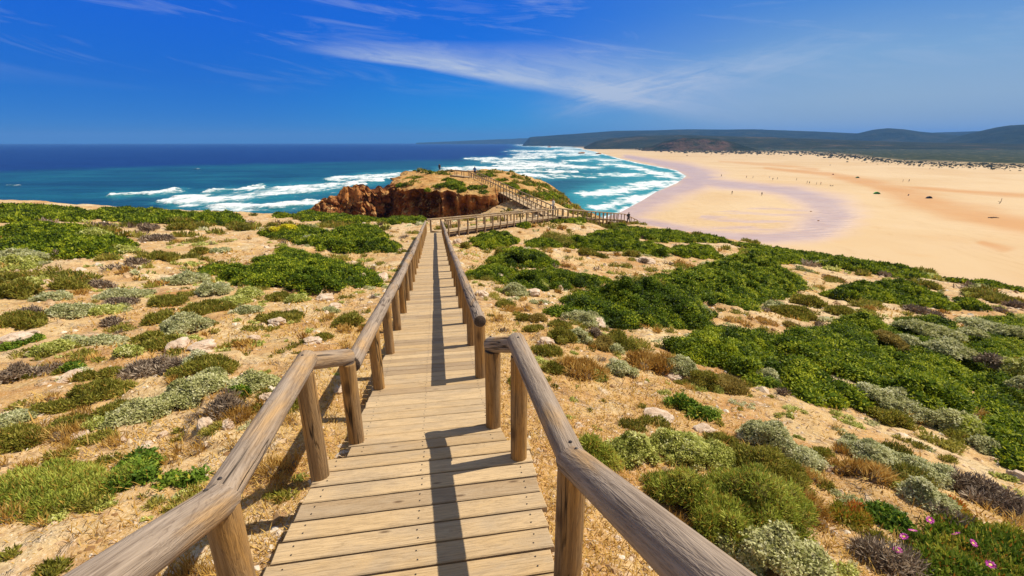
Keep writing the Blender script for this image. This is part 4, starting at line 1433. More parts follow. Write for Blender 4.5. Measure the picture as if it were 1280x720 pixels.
SHRUBS = [
    # left of the boardwalk
    ('cream', 215, 522, 130, 34, "pale cream-green flowering shrub cluster left of the near handrail's corner"),
    ('cream', 255, 500, 80, 40, "pale cream-green rounded shrub behind the flowering cluster on the left"),
    ('cream', 318, 492, 50, 34, "pale speckled shrub next to the near left handrail"),
    ('olive', 255, 466, 84, 20, "flat olive-green shrub behind the pale flowering cluster"),
    ('dead', 285, 525, 50, 44, "purple-grey dead shrub inside the pale flowering cluster"),
    ('bright', 300, 500, 22, 30, "bright green sprig beside the purple-grey dead shrub"),
    ('olive', 125, 506, 76, 34, "olive-brown dome shrub on the bare left slope"),
    ('olive', 70, 518, 48, 18, "small olive cushion left of the olive-brown dome"),
    ('olive', 148, 520, 44, 20, "olive cushion below the olive-brown dome"),
    ('olive', 90, 541, 52, 24, "olive cushion above the fine-leaved green cushion"),
    ('silver', 20, 536, 48, 22, "silvery shrub at the left edge above an olive mound"),
    ('olive', 30, 562, 68, 36, "olive mound at the left edge above the big green cushion"),
    ('lime', 118, 539, 26, 16, "small pale tuft right of the olive cushion"),
    ('dead', 180, 472, 62, 22, "long purple-brown dry shrub on the left slope"),
    ('olive', 140, 473, 34, 16, "small olive shrub left of the purple-brown dry one"),
    ('olive', 108, 477, 28, 14, "tiny olive shrub in the row on the left slope"),
    ('dead', 222, 462, 40, 18, "purple-grey dry shrub right of the long one"),
    ('silver', 245, 458, 30, 18, "small silver-green shrub below the pale flat slab"),
    ('dead', 20, 480, 46, 26, "dark grey-green dry shrub at the left edge"),
    ('bright', 93, 466, 22, 12, "tiny bright green plant on bare left soil"),
    ('dead', 55, 470, 38, 14, "small brown dry shrub near the left edge"),
    ('lime', 72, 443, 44, 22, "pale green shrub left in the middle of the left slope"),
    ('silver', 96, 436, 34, 20, "silvery shrub joined to the pale green one on the left"),
    ('silver', 135, 434, 44, 20, "silver-green rounded shrub in the middle of the left slope"),
    ('lime', 160, 447, 24, 16, "bright lime tuft on the left slope"),
    ('bright', 30, 434, 36, 14, "bright green low plant beside a flat white slab"),
    ('olive', 188, 427, 30, 12, "yellow-olive low shrub above the pale rock slabs"),
    ('olive', 205, 441, 52, 20, "long yellow-olive mound beside the pale rock slabs"),
    ('silver', 236, 422, 52, 30, "grey-green upright shrub, tallest on the middle left slope"),
    ('olive', 202, 406, 32, 16, "dark olive shrub left of the grey-green upright one"),
    ('silver', 95, 400, 44, 22, "blue-silver shrub half of a pair on the left slope"),
    ('lime', 130, 396, 44, 16, "yellowish half of a shrub pair on the left slope"),
    ('dead', 140, 409, 28, 14, "small brown dead bush below the silver pair"),
    ('olive', 28, 414, 46, 16, "brownish olive shrub near the left edge"),
    ('dead', 40, 396, 30, 14, "dull brown bush near the left edge above the flat slab"),
    ('olive', 22, 376, 44, 26, "dark olive shrub at the left edge, mid distance"),
    ('silver', 66, 378, 36, 14, "grey-green shrub strip right of the dark olive one"),
    ('olive', 90, 364, 32, 14, "round green-brown shrub with a dark neighbour on the left slope"),
    ('dead', 128, 362, 30, 12, "purple-brown flat bush at mid left"),
    ('silver', 158, 376, 54, 18, "sage-green shrub cluster in the scrub left of the large mat"),
    ('dead', 150, 384, 40, 12, "purple-grey dry patch in front of the sage-green cluster"),
    ('olive', 212, 384, 40, 14, "olive shrub in the scrub left of the large mat"),
    ('silver', 232, 358, 52, 22, "grey-sage shrub at the left end of the large mat"),
    ('silver', 268, 372, 40, 22, "grey-sage shrub in front of the large mat's left end"),
    ('olive', 262, 394, 54, 20, "green cushion in front of the sage shrubs, left of centre"),
    ('lime', 290, 384, 40, 16, "pale lime shrub in front of the large mat"),
    ('lime', 312, 374, 32, 14, "pale green shrub under the large mat's edge"),
    ('silver', 310, 394, 34, 14, "silver-green shrub on sand in front of the large mat"),
    ('olive', 348, 378, 24, 12, "dark olive bush at the large mat's lower edge"),
    ('lime', 372, 380, 28, 14, "round pale green shrub on sand near the large mat"),
    ('olive', 354, 404, 40, 16, "smooth moss-green cushion on stony ground, left of the handrail"),
    ('olive', 406, 426, 18, 10, "tiny dark green cushion near the left handrail"),
    ('silver', 415, 392, 16, 9, "tiny pale shrub on stones near the long left handrail"),
    ('olive', 437, 412, 38, 22, "green shrub partly under the long left handrail"),
    ('lime', 20, 333, 36, 14, "pale yellow-green shrub at the left edge below the big mat"),
    ('silver', 28, 329, 54, 18, "grey-green shrub below the big mat at the left edge"),
    ('dead', 72, 323, 20, 12, "purple bush at the big mat's lower edge"),
    ('olive', 118, 321, 52, 14, "smooth olive cushion at the lower right of the big left mat"),
    ('lime', 120, 306, 34, 12, "pale green patch growing in the big left mat"),
    ('lime', 155, 318, 30, 12, "pale shrub at the right tip of the big left mat"),
    ('lime', 42, 332, 22, 9, "small pale tuft below the grey-green shrub at far left"),
    ('dead', 125, 288, 40, 10, "brown dry patch behind the big left mat"),
    ('dead', 186, 290, 26, 9, "purple-brown dry bush on sand near the left crest"),
    ('dead', 200, 302, 44, 9, "long brown dry bush on pale sand at left"),
    ('olive', 228, 289, 24, 9, "olive bush on pale sand near the left crest"),
    ('olive', 248, 288, 18, 8, "small grey olive bush left of the stony crest"),
    ('olive', 205, 327, 34, 12, "olive low bush on the sandy left slope"),
    ('dead', 172, 332, 28, 10, "purple dry bush beside the olive one on sandy slope"),
    ('olive', 250, 320, 18, 10, "green tuft left of the large mat's tip"),
    ('silver', 275, 318, 26, 8, "grey bush on pale sand above the large mat"),
    ('lime', 140, 326, 16, 7, "small lime tuft under the olive cushion"),
    ('olive', 12, 354, 30, 12, "olive bush at the left edge under bare soil"),
    ('lime', 34, 360, 28, 12, "yellow-green bush at the left edge in scrub"),
    ('silver', 390, 305, 30, 12, "grey-green shrub between the two mats near the headland"),
    ('lime', 480, 317, 30, 10, "pale tufts at the right foot of the rounded mat"),
    ('yellow', 361, 294, 20, 8, "bright yellow flowering patch on a green mat"),
    ('yellow', 345, 295, 10, 4, "small second yellow flower patch left of the bright one"),
    # right of the boardwalk
    ('olive', 655, 402, 16, 9, "small olive shrub right of the free rail end"),
    ('ochre', 672, 404, 18, 10, "ochre tuft right of the small olive shrub"),
    ('olive', 668, 416, 24, 9, "low olive shrub right of the long handrail's end"),
    ('silver', 645, 372, 30, 14, "pale green shrub with silver top left of the dark mat"),
    ('olive', 632, 386, 22, 10, "olive tuft below the pale shrub, right of the handrail"),
    ('lime', 672, 360, 28, 10, "pale lime shrubs at the lower edge of the low mat"),
    ('lime', 650, 358, 14, 9, "yellow-green round tuft left of the lime shrubs"),
    ('silver', 727, 412, 60, 26, "grey-sage shrub, back part of the cluster right of the handrail"),
    ('olive', 700, 414, 26, 16, "dark olive shrub in the sage cluster"),
    ('olive', 703, 432, 32, 22, "yellow-olive bush at the left of the sage cluster"),
    ('silver', 722, 432, 32, 26, "round grey-sage bush in the middle of the cluster"),
    ('dead', 745, 424, 22, 18, "grey twiggy bush in the sage cluster"),
    ('ochre', 752, 440, 28, 18, "ochre-green bush at the front of the sage cluster"),
    ('olive', 770, 436, 30, 18, "green bush at the right of the sage cluster"),
    ('silver', 770, 443, 18, 12, "pale tuft before the right end of the sage cluster"),
    ('olive', 785, 440, 22, 14, "dark green bush, last on the right of the sage cluster"),
    ('olive', 682, 446, 34, 12, "olive low shrub above the near right rail corner"),
    ('silver', 775, 474, 34, 28, "silver-green shrub standing in orange dry grass"),
    ('lime', 748, 478, 20, 14, "pale yellow-green tuft in orange dry grass"),
    ('olive', 692, 470, 22, 20, "dull green shrub behind the near right rail"),
    ('dry', 722, 476, 60, 26, "rust-brown dry bush above the near right rail"),
    ('dry', 815, 468, 56, 22, "rust-brown dry grass bush left of the silver shrub by the thicket"),
    ('silver', 850, 470, 36, 20, "small grey-silver shrub at the foot of the green thicket"),
    ('ochre', 905, 492, 48, 22, "golden-ochre dome shrub below the green thicket"),
    ('olive', 882, 488, 34, 22, "olive left half beside the golden-ochre dome"),
    ('silver', 955, 484, 34, 28, "silver shrub with green front at the thicket's lower edge"),
    ('bright', 960, 486, 24, 20, "bright green bush in front of the silver one at the thicket edge"),
    ('dead', 978, 496, 16, 16, "small grey dead bush below the thicket edge"),
    ('bright', 852, 516, 34, 20, "yellow-green spiky bush on bare sand right of the near rail"),
    ('bright', 875, 528, 34, 18, "yellow-green low bush beside the spiky one"),
    ('silver', 860, 402, 44, 26, "pale silver bush at the foot of the darkest mat"),
    ('olive', 1010, 384, 34, 12, "pale olive bush behind the large thicket"),
    ('silver', 970, 392, 28, 12, "pale grey bush on stony ground behind the thicket"),
    ('ochre', 990, 412, 22, 6, "ochre streak on the rim of the large thicket"),
    ('olive', 990, 400, 50, 14, "green low bush on sand behind the thicket's rim"),
    ('silver', 1090, 512, 48, 44, "tall silver-white bush at the thicket's front edge"),
    ('silver', 1135, 528, 76, 32, "silver-white bush band in front of the olive thicket"),
    ('cream', 1180, 545, 66, 36, "cream-white bush at the right end of the silver band"),
    ('lime', 1200, 550, 46, 36, "fresh yellow-green bush in front of the cream-white one"),
    ('olive', 1110, 535, 46, 24, "brown-olive bush under the silver-white band"),
    ('silver', 1230, 570, 34, 22, "small grey-white bush at the right thicket's lower edge"),
    ('cream', 1160, 436, 60, 14, "cream patch growing in the olive thicket"),
    ('silver', 1175, 460, 46, 20, "grey-sage dome inside the olive thicket"),
    ('cream', 1140, 428, 40, 14, "small cream bush high in the olive thicket"),
    ('ochre', 1107, 444, 30, 14, "golden bush in the top of the largest thicket"),
    ('silver', 1128, 446, 26, 12, "blue-green smooth bush right of the golden one"),
    ('cream', 1200, 462, 30, 12, "cream tuft beside bare grey twigs on the right slope"),
    ('dead', 1232, 478, 40, 24, "bare grey twigs in the thicket at right"),
    ('lime', 1262, 488, 42, 26, "lime bush near the right edge of the thicket"),
    ('cream', 1270, 512, 30, 20, "cream bush at the right edge of the picture"),
    ('silver', 1225, 425, 50, 12, "sage patch in the right-edge thicket"),
    ('cream', 1212, 432, 24, 8, "small cream tuft in the right-edge thicket"),
    ('cream', 1266, 432, 30, 10, "cream tuft at the right edge behind the lime bush"),
    ('silver', 955, 566, 66, 48, "round silver-green shrub alone on orange soil, right foreground"),
    ('silver', 1004, 588, 46, 26, "small silver-green shrub right of the round one"),
    ('silver', 1095, 588, 92, 36, "long silver-green shrub above the ice plants"),
    ('silver', 1150, 604, 60, 36, "silver shrub, right half of the long silver hedge"),
    ('ochre', 1125, 592, 26, 18, "orange-brown tuft in front of the long silver shrub"),
    ('silver', 1155, 636, 62, 40, "silver shrub with dark twigs above the ice plants"),
    ('lime', 788, 584, 60, 50, "pale lime shrub next to the near right handrail"),
    ('lime', 864, 586, 100, 44, "wide pale lime shrub behind the big cushions"),
    ('cushion', 745, 592, 56, 44, "round green cushion half hidden by the near right handrail"),
    ('olive', 958, 612, 88, 48, "olive dome cushion below the round silver shrub"),
    ('cushion', 862, 655, 120, 62, "big green cushion shrub nearest the right handrail"),
    ('cushion', 945, 668, 130, 84, "largest green cushion shrub with brown side, right foreground"),
    ('cushion', 900, 690, 80, 50, "green cushion with orange specks at the bottom beside the rail"),
    ('olive', 930, 668, 40, 28, "small olive cushion between the two big cushions"),
    ('cream', 965, 735, 130, 66, "cream-green flowering shrub at the bottom edge right of the rail"),
    ('cream', 925, 700, 46, 40, "cream-green sprigs left of the flowering shrub at the bottom"),
    ('dead', 1235, 640, 100, 40, "dark grey-purple dead bush mass at the right edge"),
    ('dead', 1265, 655, 40, 38, "dark bare bush at the right edge beside the dead mass"),
    ('dead', 1180, 660, 60, 24, "grey dead twigs beneath the silver shrub at right"),
    ('dead', 1110, 718, 70, 36, "brown dead twigs at the bottom right below red leaves"),
    ('dry', 1080, 600, 60, 20, "straw-brown dry tuft below the long silver shrub"),
    ('dry', 1010, 655, 70, 24, "straw tuft right of the largest cushion"),
    ('olive', 790, 322, 18, 8, "small round olive bush on pale sand, mid right"),
    ('dead', 805, 330, 14, 7, "tiny dark bush on pale sand, mid right"),
    ('olive', 735, 320, 24, 8, "olive and brown bush on the pale mid-right sand"),
    ('dead', 1105, 347, 16, 6, "dark grey bush on the crest strip at right"),
    ('dead', 1150, 393, 50, 9, "grey-brown dry strip below the long dark mat at right"),
    ('olive', 1245, 380, 40, 10, "grey-olive scrub on sand at the right edge"),
    ('dead', 1268, 386, 24, 10, "brown dry scrub at the right edge above the thicket"),
    ('olive', 1160, 362, 24, 9, "grey olive bush between the crest strip and the dark mat"),
    ('olive', 1225, 372, 34, 8, "pale olive scrub on stony sand near the right edge"),
    ('olive', 1050, 395, 30, 9, "brownish low bush on sand above the largest thicket"),
    ('silver', 1050, 374, 20, 8, "pale bush at the lower left of the long dark mat"),
    ('olive', 625, 322, 14, 8, "tiny olive tuft between boardwalk and oval mat"),
    ('olive', 582, 312, 12, 8, "small tuft beside the long right rail near the bend"),
]
for sp, u, v, w, h, lab in SHRUBS:
    nm = {'dead': "dead_shrub", 'dry': "dry_grass_tuft", 'yellow': "flower_patch", 'cushion': "cushion_shrub"}.get(sp, "shrub")
    shrub_at(sp, u, v, w, h, lab, nm, {'dead': "dead bush", 'dry': "grass tuft", 'yellow': "flowers"}.get(sp, "shrub"), {'dead': "dead and dry bushes", 'silver': "silver-grey shrubs", 'olive': "olive cushion shrubs", 'lime': "pale lime shrubs", 'cream': "cream flowering shrubs"}.get(sp))

# ice plants with magenta flowers
mg, mt_, mb_ = material("magenta_petals")
mb_.inputs['Base Color'].default_value = (.62, .05, .42, 1)
mb_.inputs['Roughness'].default_value = .5
yc, yt_, yb_ = material("flower_centre")
yb_.inputs['Base Color'].default_value = (.75, .55, .10, 1)


def ice_flower(p, r, parent):
    V, F, M = [], [], []
    n = 18
    for k in range(n):
        a = 2 * math.pi * k / n + random.uniform(-.1, .1)
        ri = r * random.uniform(.85, 1.05)
        w = .16
        i = len(V)
        for q, aa, zz in ((.15, a, .0), (.7, a - w, .25 * r), (1.0, a, .22 * r), (.7, a + w, .25 * r)):
            V.append((ri * q * math.cos(aa), ri * q * math.sin(aa), zz))
        F.append((i, i + 1, i + 2, i + 3))
        M.append(0)
    i = len(V)
    for k in range(8):
        V.append((.28 * r * math.cos(k * math.pi / 4), .28 * r * math.sin(k * math.pi / 4), .12 * r))
    F += [(i, i + 1, i + 2, i + 3), (i, i + 3, i + 4, i + 7), (i + 4, i + 5, i + 6, i + 7)]
    M += [1, 1, 1]
    o = mesh_obj("flower", np_mesh("flower", np.array(V), np.array(F), [mg, yc], mat_idx=M), parent)
    o.location = p
    o.rotation_euler = (R(random.uniform(5, 45)), R(random.uniform(-25, 25)), random.random() * 6)
    return o


ice = mat_shrub([(1130, 690), (1160, 655), (1195, 640), (1235, 655), (1285, 665), (1300, 735), (1220, 745), (1160, 735)], "yellow-green ice plant patch with magenta flowers in the bottom right corner", .20, 'iceplant', None, cat="ice plant")
ice.name = "ice_plant"
for u, v in [(1162, 650), (1130, 671), (1141, 664), (1122, 688), (1196, 668), (1216, 679), (1238, 706)]:
    p = land_at(u, v)
    d_ = ray(u, v).normalized()
    p = p - d_ * .30
    ice_flower(p - Vector(ice.location), .033, ice)
ice2 = mat_shrub([(1020, 640), (1040, 632), (1075, 636), (1080, 650), (1060, 658), (1035, 652)], "orange-red ice plant patch on sand left of the magenta flowers", .10, 'redplant', None, cat="ice plant")
ice2.name = "ice_plant"
ice3 = mat_shrub([(1060, 614), (1090, 610), (1098, 628), (1120, 645), (1140, 660), (1122, 664), (1095, 645), (1072, 632)], "straggling green ice plant runner on sand above the red patch", .12, 'bright', None, cat="ice plant")
ice3.name = "ice_plant"
ice4 = mat_shrub([(1160, 628), (1190, 622), (1230, 655), (1275, 668), (1270, 682), (1220, 676), (1180, 655)], "green and red fleshy ice plant strip above the magenta flowers", .16, 'redplant', None, cat="ice plant")
ice4.name = "ice_plant"


# ------------------------------------------------------------------ rocks
def make_stone():
    m, t, b = material("pale_limestone")
    co = t.new('ShaderNodeTexCoord').outputs['Object']
    n = t.noise(co, 6, 6, .7)
    t.put(b.inputs['Base Color'], t.ramp(n, [(.30, (.40, .25, .15)), (.48, (.62, .46, .33)), (.70, (.76, .64, .52))]))
    b.inputs['Roughness'].default_value = .95
    b.inputs['Specular IOR Level'].default_value = .1
    bump(t, b, t.noise(co, 14, 6, .75), .8, .03)
    return m


STONE = make_stone()


def rock_mesh(name, rx, ry, rz, seed, nr=14, nc=22):
    th = np.linspace(0, math.pi, nr)[:, None]
    ph = np.linspace(0, 2 * math.pi, nc, endpoint=False)[None, :]
    d = np.stack(np.broadcast_arrays(np.sin(th) * np.cos(ph), np.sin(th) * np.sin(ph), np.cos(th)), -1).reshape(-1, 3)
    q = 1 + .38 * fbm(d[:, 0] * 1.2 + seed, d[:, 1] * 1.2, d[:, 2] * 1.2, 3) + .12 * fbm(d[:, 0] * 4 + seed, d[:, 1] * 4, d[:, 2] * 4, 2)
    p = d * q[:, None]
    p = np.sign(p) * np.abs(p) ** .82
    return np_mesh(name, p * np.array([rx, ry, rz]), grid_faces(nr, nc, wrap=True), [STONE])


ROCKS = [
    (255, 541, 22, 18, "white rounded rock below the pale flowering cluster on the left"), (283, 520 + 18, 18, 12, "small pale rock right of the white rounded rock"),
    (95, 553, 26, 8, "flat tan stone above the fine-leaved cushion, left"), (203, 548, 12, 7, "small pale stone on bare soil left of the white rock"),
    (180, 562, 16, 8, "pale stone left of the near rail, on bare soil"), (152, 556, 14, 8, "dark tan stone above the creeping plant"),
    (18, 434, 40, 16, "flat pale slab at the left edge"), (38, 448, 16, 8, "small flat stone right of the left-edge slab"),
    (218, 441, 34, 12, "pale angular slab among olive mounds on the left"), (250, 438, 34, 9, "flat pink-white slab right of the angular slab"),
    (84, 478, 26, 9, "low pale stone near the tiny bright plant"), (450, 356, 18, 14, "pale angular rock at the right tip of the large mat"),
    (474, 357, 26, 14, "pale boulder group beside the long left rail"), (405, 378, 22, 10, "pale broken rock in front of the large mat"),
    (418, 388, 18, 8, "pale broken rock nearer the left rail"), (316, 428, 14, 9, "small rock on stony ground, left of the near rail corner"),
    (388, 432, 24, 9, "flat stone by the tiny dark cushion"), (345, 408, 22, 10, "pale rocks left of the smooth moss-green cushion"),
    (425, 494, 16, 10, "pale rock between the left posts"), (333, 502, 18, 10, "pale rock under the near left rail"),
    (748, 414, 22, 16, "white rock behind the sage cluster"), (683, 434, 22, 11, "pale round rock left of the sage cluster"),
    (698, 366, 14, 11, "tan rock at the foot of the darkest mat"), (602, 373, 20, 10, "pale flat rock beside the long right rail"),
    (668, 371, 20, 7, "pale flat rock under the low mat"), (572, 306, 12, 7, "pale rocks right of the rail near the bend"),
    (825, 527, 34, 10, "broken pale slab left of the spiky yellow-green bush"), (880, 542, 26, 8, "flat pale stone right of the wide lime shrub"),
    (1030, 590, 22, 12, "pale stone right of the small silver shrub"), (1212, 617, 26, 12, "pale block among dark dead twigs at right"),
    (1274, 604, 20, 14, "brown stone at the right edge below the thicket"), (808, 330, 24, 5, "flat pale rock on mid-right sand"),
    (990, 470, 14, 8, "small tan stone beside the thicket edge"), (840, 476, 24, 8, "pale flat stone below the rust-brown grass"),
    (625, 350, 20, 8, "pale stones by the small mat near the right rail"), (720, 276, 10, 4, "small pale rock under the junction"),
]
for i, (u, v, w, h, lab) in enumerate(ROCKS):
    p = land_at(u, v - h * .3)
    px = (p.y * CP - p.z * SP) / F_PX
    rx = w * px / 2
    rz = max(.35 * rx, min(.8 * rx, h * px * .55))
    o = mesh_obj("rock", rock_mesh("rock", rx, rx * .75, rz, i * 3.7), loc=(p.x, p.y + rx * .3, land_z(p.x, p.y + rx * .3) + rz * .25))
    o.rotation_euler = (random.uniform(-.2, .2), random.uniform(-.2, .2), random.random() * 6)
    tag(o, lab, "rock", "pale limestone rocks")

# ------------------------------------------------------------------ loose ground cover (uncountable)
def spots(n, r0, r1, amax, power=1.0):
    """random places on the plateau, denser near the path's start"""
    a = rng.uniform(-R(amax), R(amax), n)
    r = r0 * (r1 / r0) ** (rng.random(n) ** power)
    x, y = r * np.sin(a), r * np.cos(a)
    over = r < np.interp(np.arctan2(x, y), EDGE_AZ, EDGE_R) + 2
    return x[over], y[over], r[over]


_seen_z = {}


def zs(x, y):
    return np.array([land_z(a, b) for a, b in zip(x, y)])


def build_pebbles():
    x, y, r = spots(30000, 1.5, 62, 56, .75)
    stony = fbm(x * .22, y * .22, 4.0, 3) + .5 * fbm(x * .9, y * .9, 5.0, 2)
    k = (stony > rng.normal(size=len(x)) * .35 - .02)
    x, y, r = x[k], y[k], r[k]
    z = zs(x, y)
    n = len(x)
    sz = np.exp(rng.normal(size=n) * .55) * .012 * np.maximum(1, (r / 4.5)) ** .85
    sz = np.minimum(sz, .16)
    base = np.array([(1, 0, 0), (.6, .8, 0), (-.3, .95, 0), (-1, .1, 0), (-.5, -.85, 0), (.5, -.8, 0), (.55, .2, .62), (-.2, .5, .7), (-.3, -.4, .66), (.1, 0, .8)])
    F = np.array([(0, 1, 6), (1, 2, 7), (1, 7, 6), (2, 3, 7), (3, 8, 7), (3, 4, 8), (4, 5, 8), (5, 6, 8), (5, 0, 6), (6, 7, 9), (7, 8, 9), (8, 6, 9)])
    a = rng.uniform(0, 6.28, n)
    B = base[None] * (1 + rng.normal(size=(n, 10, 3)) * .16) * np.stack([sz * rng.uniform(.8, 1.5, n), sz, sz * rng.uniform(.5, 1.0, n)], -1)[:, None]
    ca, sa = np.cos(a)[:, None], np.sin(a)[:, None]
    V = np.stack([B[..., 0] * ca - B[..., 1] * sa + x[:, None], B[..., 0] * sa + B[..., 1] * ca + y[:, None], B[..., 2] + z[:, None] - sz[:, None] * .12], -1).reshape(-1, 3)
    F = (F[None] + (np.arange(n) * 10)[:, None, None]).reshape(-1, 3)
    m, t, b = material("pebble_stone")
    t.put(b.inputs['Base Color'], t.ramp(t.attr('tint'), [(0, (.26, .14, .06)), (.4, (.50, .33, .18)), (.75, (.64, .49, .35)), (1, (.68, .58, .46))]))
    b.inputs['Roughness'].default_value = .95
    b.inputs['Specular IOR Level'].default_value = .1
    me = np_mesh("pebbles", V, F, [m], {'tint': np.repeat(np.clip(rng.normal(size=n) * .28 + .55, 0, 1), 10)})
    tag(mesh_obj("pebbles", me), kind="stuff")


build_pebbles()


def build_dry_grass():
    n = 190000
    x, y, r = spots(n, 1.4, 26, 58, .75)
    zone = fbm(x * .30, y * .30, 8.0, 3) + .35 * fbm(x * 1.3, y * 1.3, 3.0, 3)
    near_walk = smooth(3.6, .6, seg_dist(x, y, WALK[:3])) * (r < 9)
    k = (zone + .55 * near_walk + .65 * smooth(7, 2.5, r)) > .30 + .22 * rng.normal(size=len(x))
    k &= seg_dist(x, y, WALK) > .55
    x, y, r = x[k], y[k], r[k]
    # gather blades into little tufts
    x, y = x + .05 * rng.normal(size=len(x)), y + .05 * rng.normal(size=len(x))
    z = base_height(x, y)
    z = ground_height(x, y) - .01
    n = len(x)
    L = .052 * np.exp(rng.normal(size=n) * .4) * (1 + .04 * r)
    w = np.maximum(.0035, .0011 * r)
    a = rng.uniform(0, 6.28, n)
    lean = rng.uniform(.55, 1.62, n)
    dx_, dy_ = np.cos(a) * np.sin(lean), np.sin(a) * np.sin(lean)
    dz_ = np.abs(np.cos(lean)) + .08
    sx, sy = -np.sin(a), np.cos(a)
    P = np.stack([x, y, z], -1)
    D = np.stack([dx_, dy_, dz_], -1)
    S = np.stack([sx, sy, np.zeros(n)], -1) * w[:, None]
    V = np.stack([P - S, P + S, P + D * (L * .6)[:, None] + S * .7, P + D * L[:, None] + np.stack([0 * x, 0 * x, -.12 * L], -1), P + D * (L * .6)[:, None] - S * .7], 1).reshape(-1, 3)
    F = (np.array([(0, 1, 2, 4)])[None] + (np.arange(n) * 5)[:, None, None]).reshape(-1, 4)
    F3 = (np.array([(4, 2, 3)])[None] + (np.arange(n) * 5)[:, None, None]).reshape(-1, 3)
    tint = np.clip(.5 + .25 * rng.normal(size=n) + .3 * fbm(x * .8, y * .8, 6.0, 2), 0, 1)
    me = np_mesh("dry_grass", V, [F, F3], [SPECIES['dry'][0]], {'tint': np.repeat(tint, 5), 'bloom': np.zeros(5 * n)})
    tag(mesh_obj("dry_grass", me), kind="stuff")


build_dry_grass()


def build_low_scrub(name, sp, n, r0, r1, seed, thr, size):
    x, y, r = spots(n, r0, r1, 57, .62)
    k = fbm(x * .16 + seed, y * .16, seed, 3) + .4 * fbm(x * .7, y * .7, seed + 3, 2) > thr + .25 * rng.normal(size=len(x))
    k &= (seg_dist(x, y, WALK) > 1.05)
    x, y, r = x[k], y[k], r[k]
    s0 = size * np.exp(rng.normal(size=len(x)) * .5) * np.maximum(.55, r / 13) ** .75
    X, Y, S, Tn, RR_ = [], [], [], [], []
    for i in range(len(x)):                                        # each tuft is a few clumps
        c = random.randint(2, 6)
        X.append(x[i] + s0[i] * .75 * rng.normal(size=c))
        Y.append(y[i] + s0[i] * .75 * rng.normal(size=c))
        S.append(s0[i] * rng.uniform(.35, .8, c))
        Tn.append(np.full(c, rng.normal() * .2 + .48))
    X, Y, S, Tn = map(np.concatenate, (X, Y, S, Tn))
    Z = zs(X, Y) - S * .15
    lv = (S > 0)
    bands = [(0, 7), (7, 16), (16, 34), (34, 90)]
    D = np.hypot(X, Y)
    Vs = []
    for a, b in bands:
        m = (D >= a) & (D < b)
        if m.sum() < 3:
            continue
        me = foliage_mesh(name, sp, np.stack([X, Y, Z], -1)[m], S[m], (a + b) / 2.2, np.clip(Tn[m] + .08 * rng.normal(size=m.sum()), 0, 1), flat=.75, max_leaves=26000)
        Vs.append(me)
    for i, me in enumerate(Vs):
        tag(mesh_obj(name, me), kind="stuff")


build_low_scrub("low_scrub", 'olive', 1000, 3.5, 66, 3.0, .02, .11)
build_low_scrub("low_scrub", 'lime', 700, 2.6, 30, 23.0, .10, .055)
build_low_scrub("low_scrub", 'olive', 900, 2.6, 30, 27.0, .08, .06)
build_low_scrub("low_scrub", 'dead', 260, 3.5, 60, 7.0, .05, .10)
build_low_scrub("low_scrub", 'lime', 420, 4.0, 60, 11.0, .12, .09)
build_low_scrub("low_scrub", 'silver', 420, 3.0, 45, 19.0, .08, .08)
build_low_scrub("low_scrub", 'dry', 600, 2.4, 40, 15.0, .05, .09)


def build_headland_scrub():
    n = 900
    a, f = rng.uniform(-math.pi, math.pi, n), np.sqrt(rng.random(n)) * 1.35
    rad = np.interp(a, H_ANG, H_RAD) * f
    x, y = HC[0] + rad * np.cos(a), HC[1] + rad * np.sin(a)
    k = (fbm(x * .16, y * .16, 21.0, 3) + .75 * smooth(-2, 9, x) > .42 + .25 * rng.normal(size=n)) & ((f < .97) | (x > 0))
    k &= seg_dist(x, y, np.array([J2[:2], A1[:2], A2[:2]])) > 1.0
    x, y = x[k], y[k]
    z = zs(x, y)
    k = z > -13
    x, y, z = x[k], y[k], z[k]
    X, Y, Z = (np.repeat(q, 4) for q in (x, y, z))
    X, Y = X + .35 * rng.normal(size=len(X)), Y + .35 * rng.normal(size=len(X))
    Z = zs(X, Y)
    S = .22 * np.exp(rng.normal(size=len(X)) * .4)
    tt_ = np.clip(.4 + .2 * rng.normal(size=len(X)), 0, 1)
    half = rng.random(len(X)) < .6
    for sp, m in (('juniper', half), ('olive', ~half)):
        me = foliage_mesh("low_scrub", sp, np.stack([X, Y, Z - S * .2], -1)[m], S[m], 80, tt_[m], flat=.7, max_leaves=26000)
        tag(mesh_obj("low_scrub", me), kind="stuff")


build_headland_scrub()


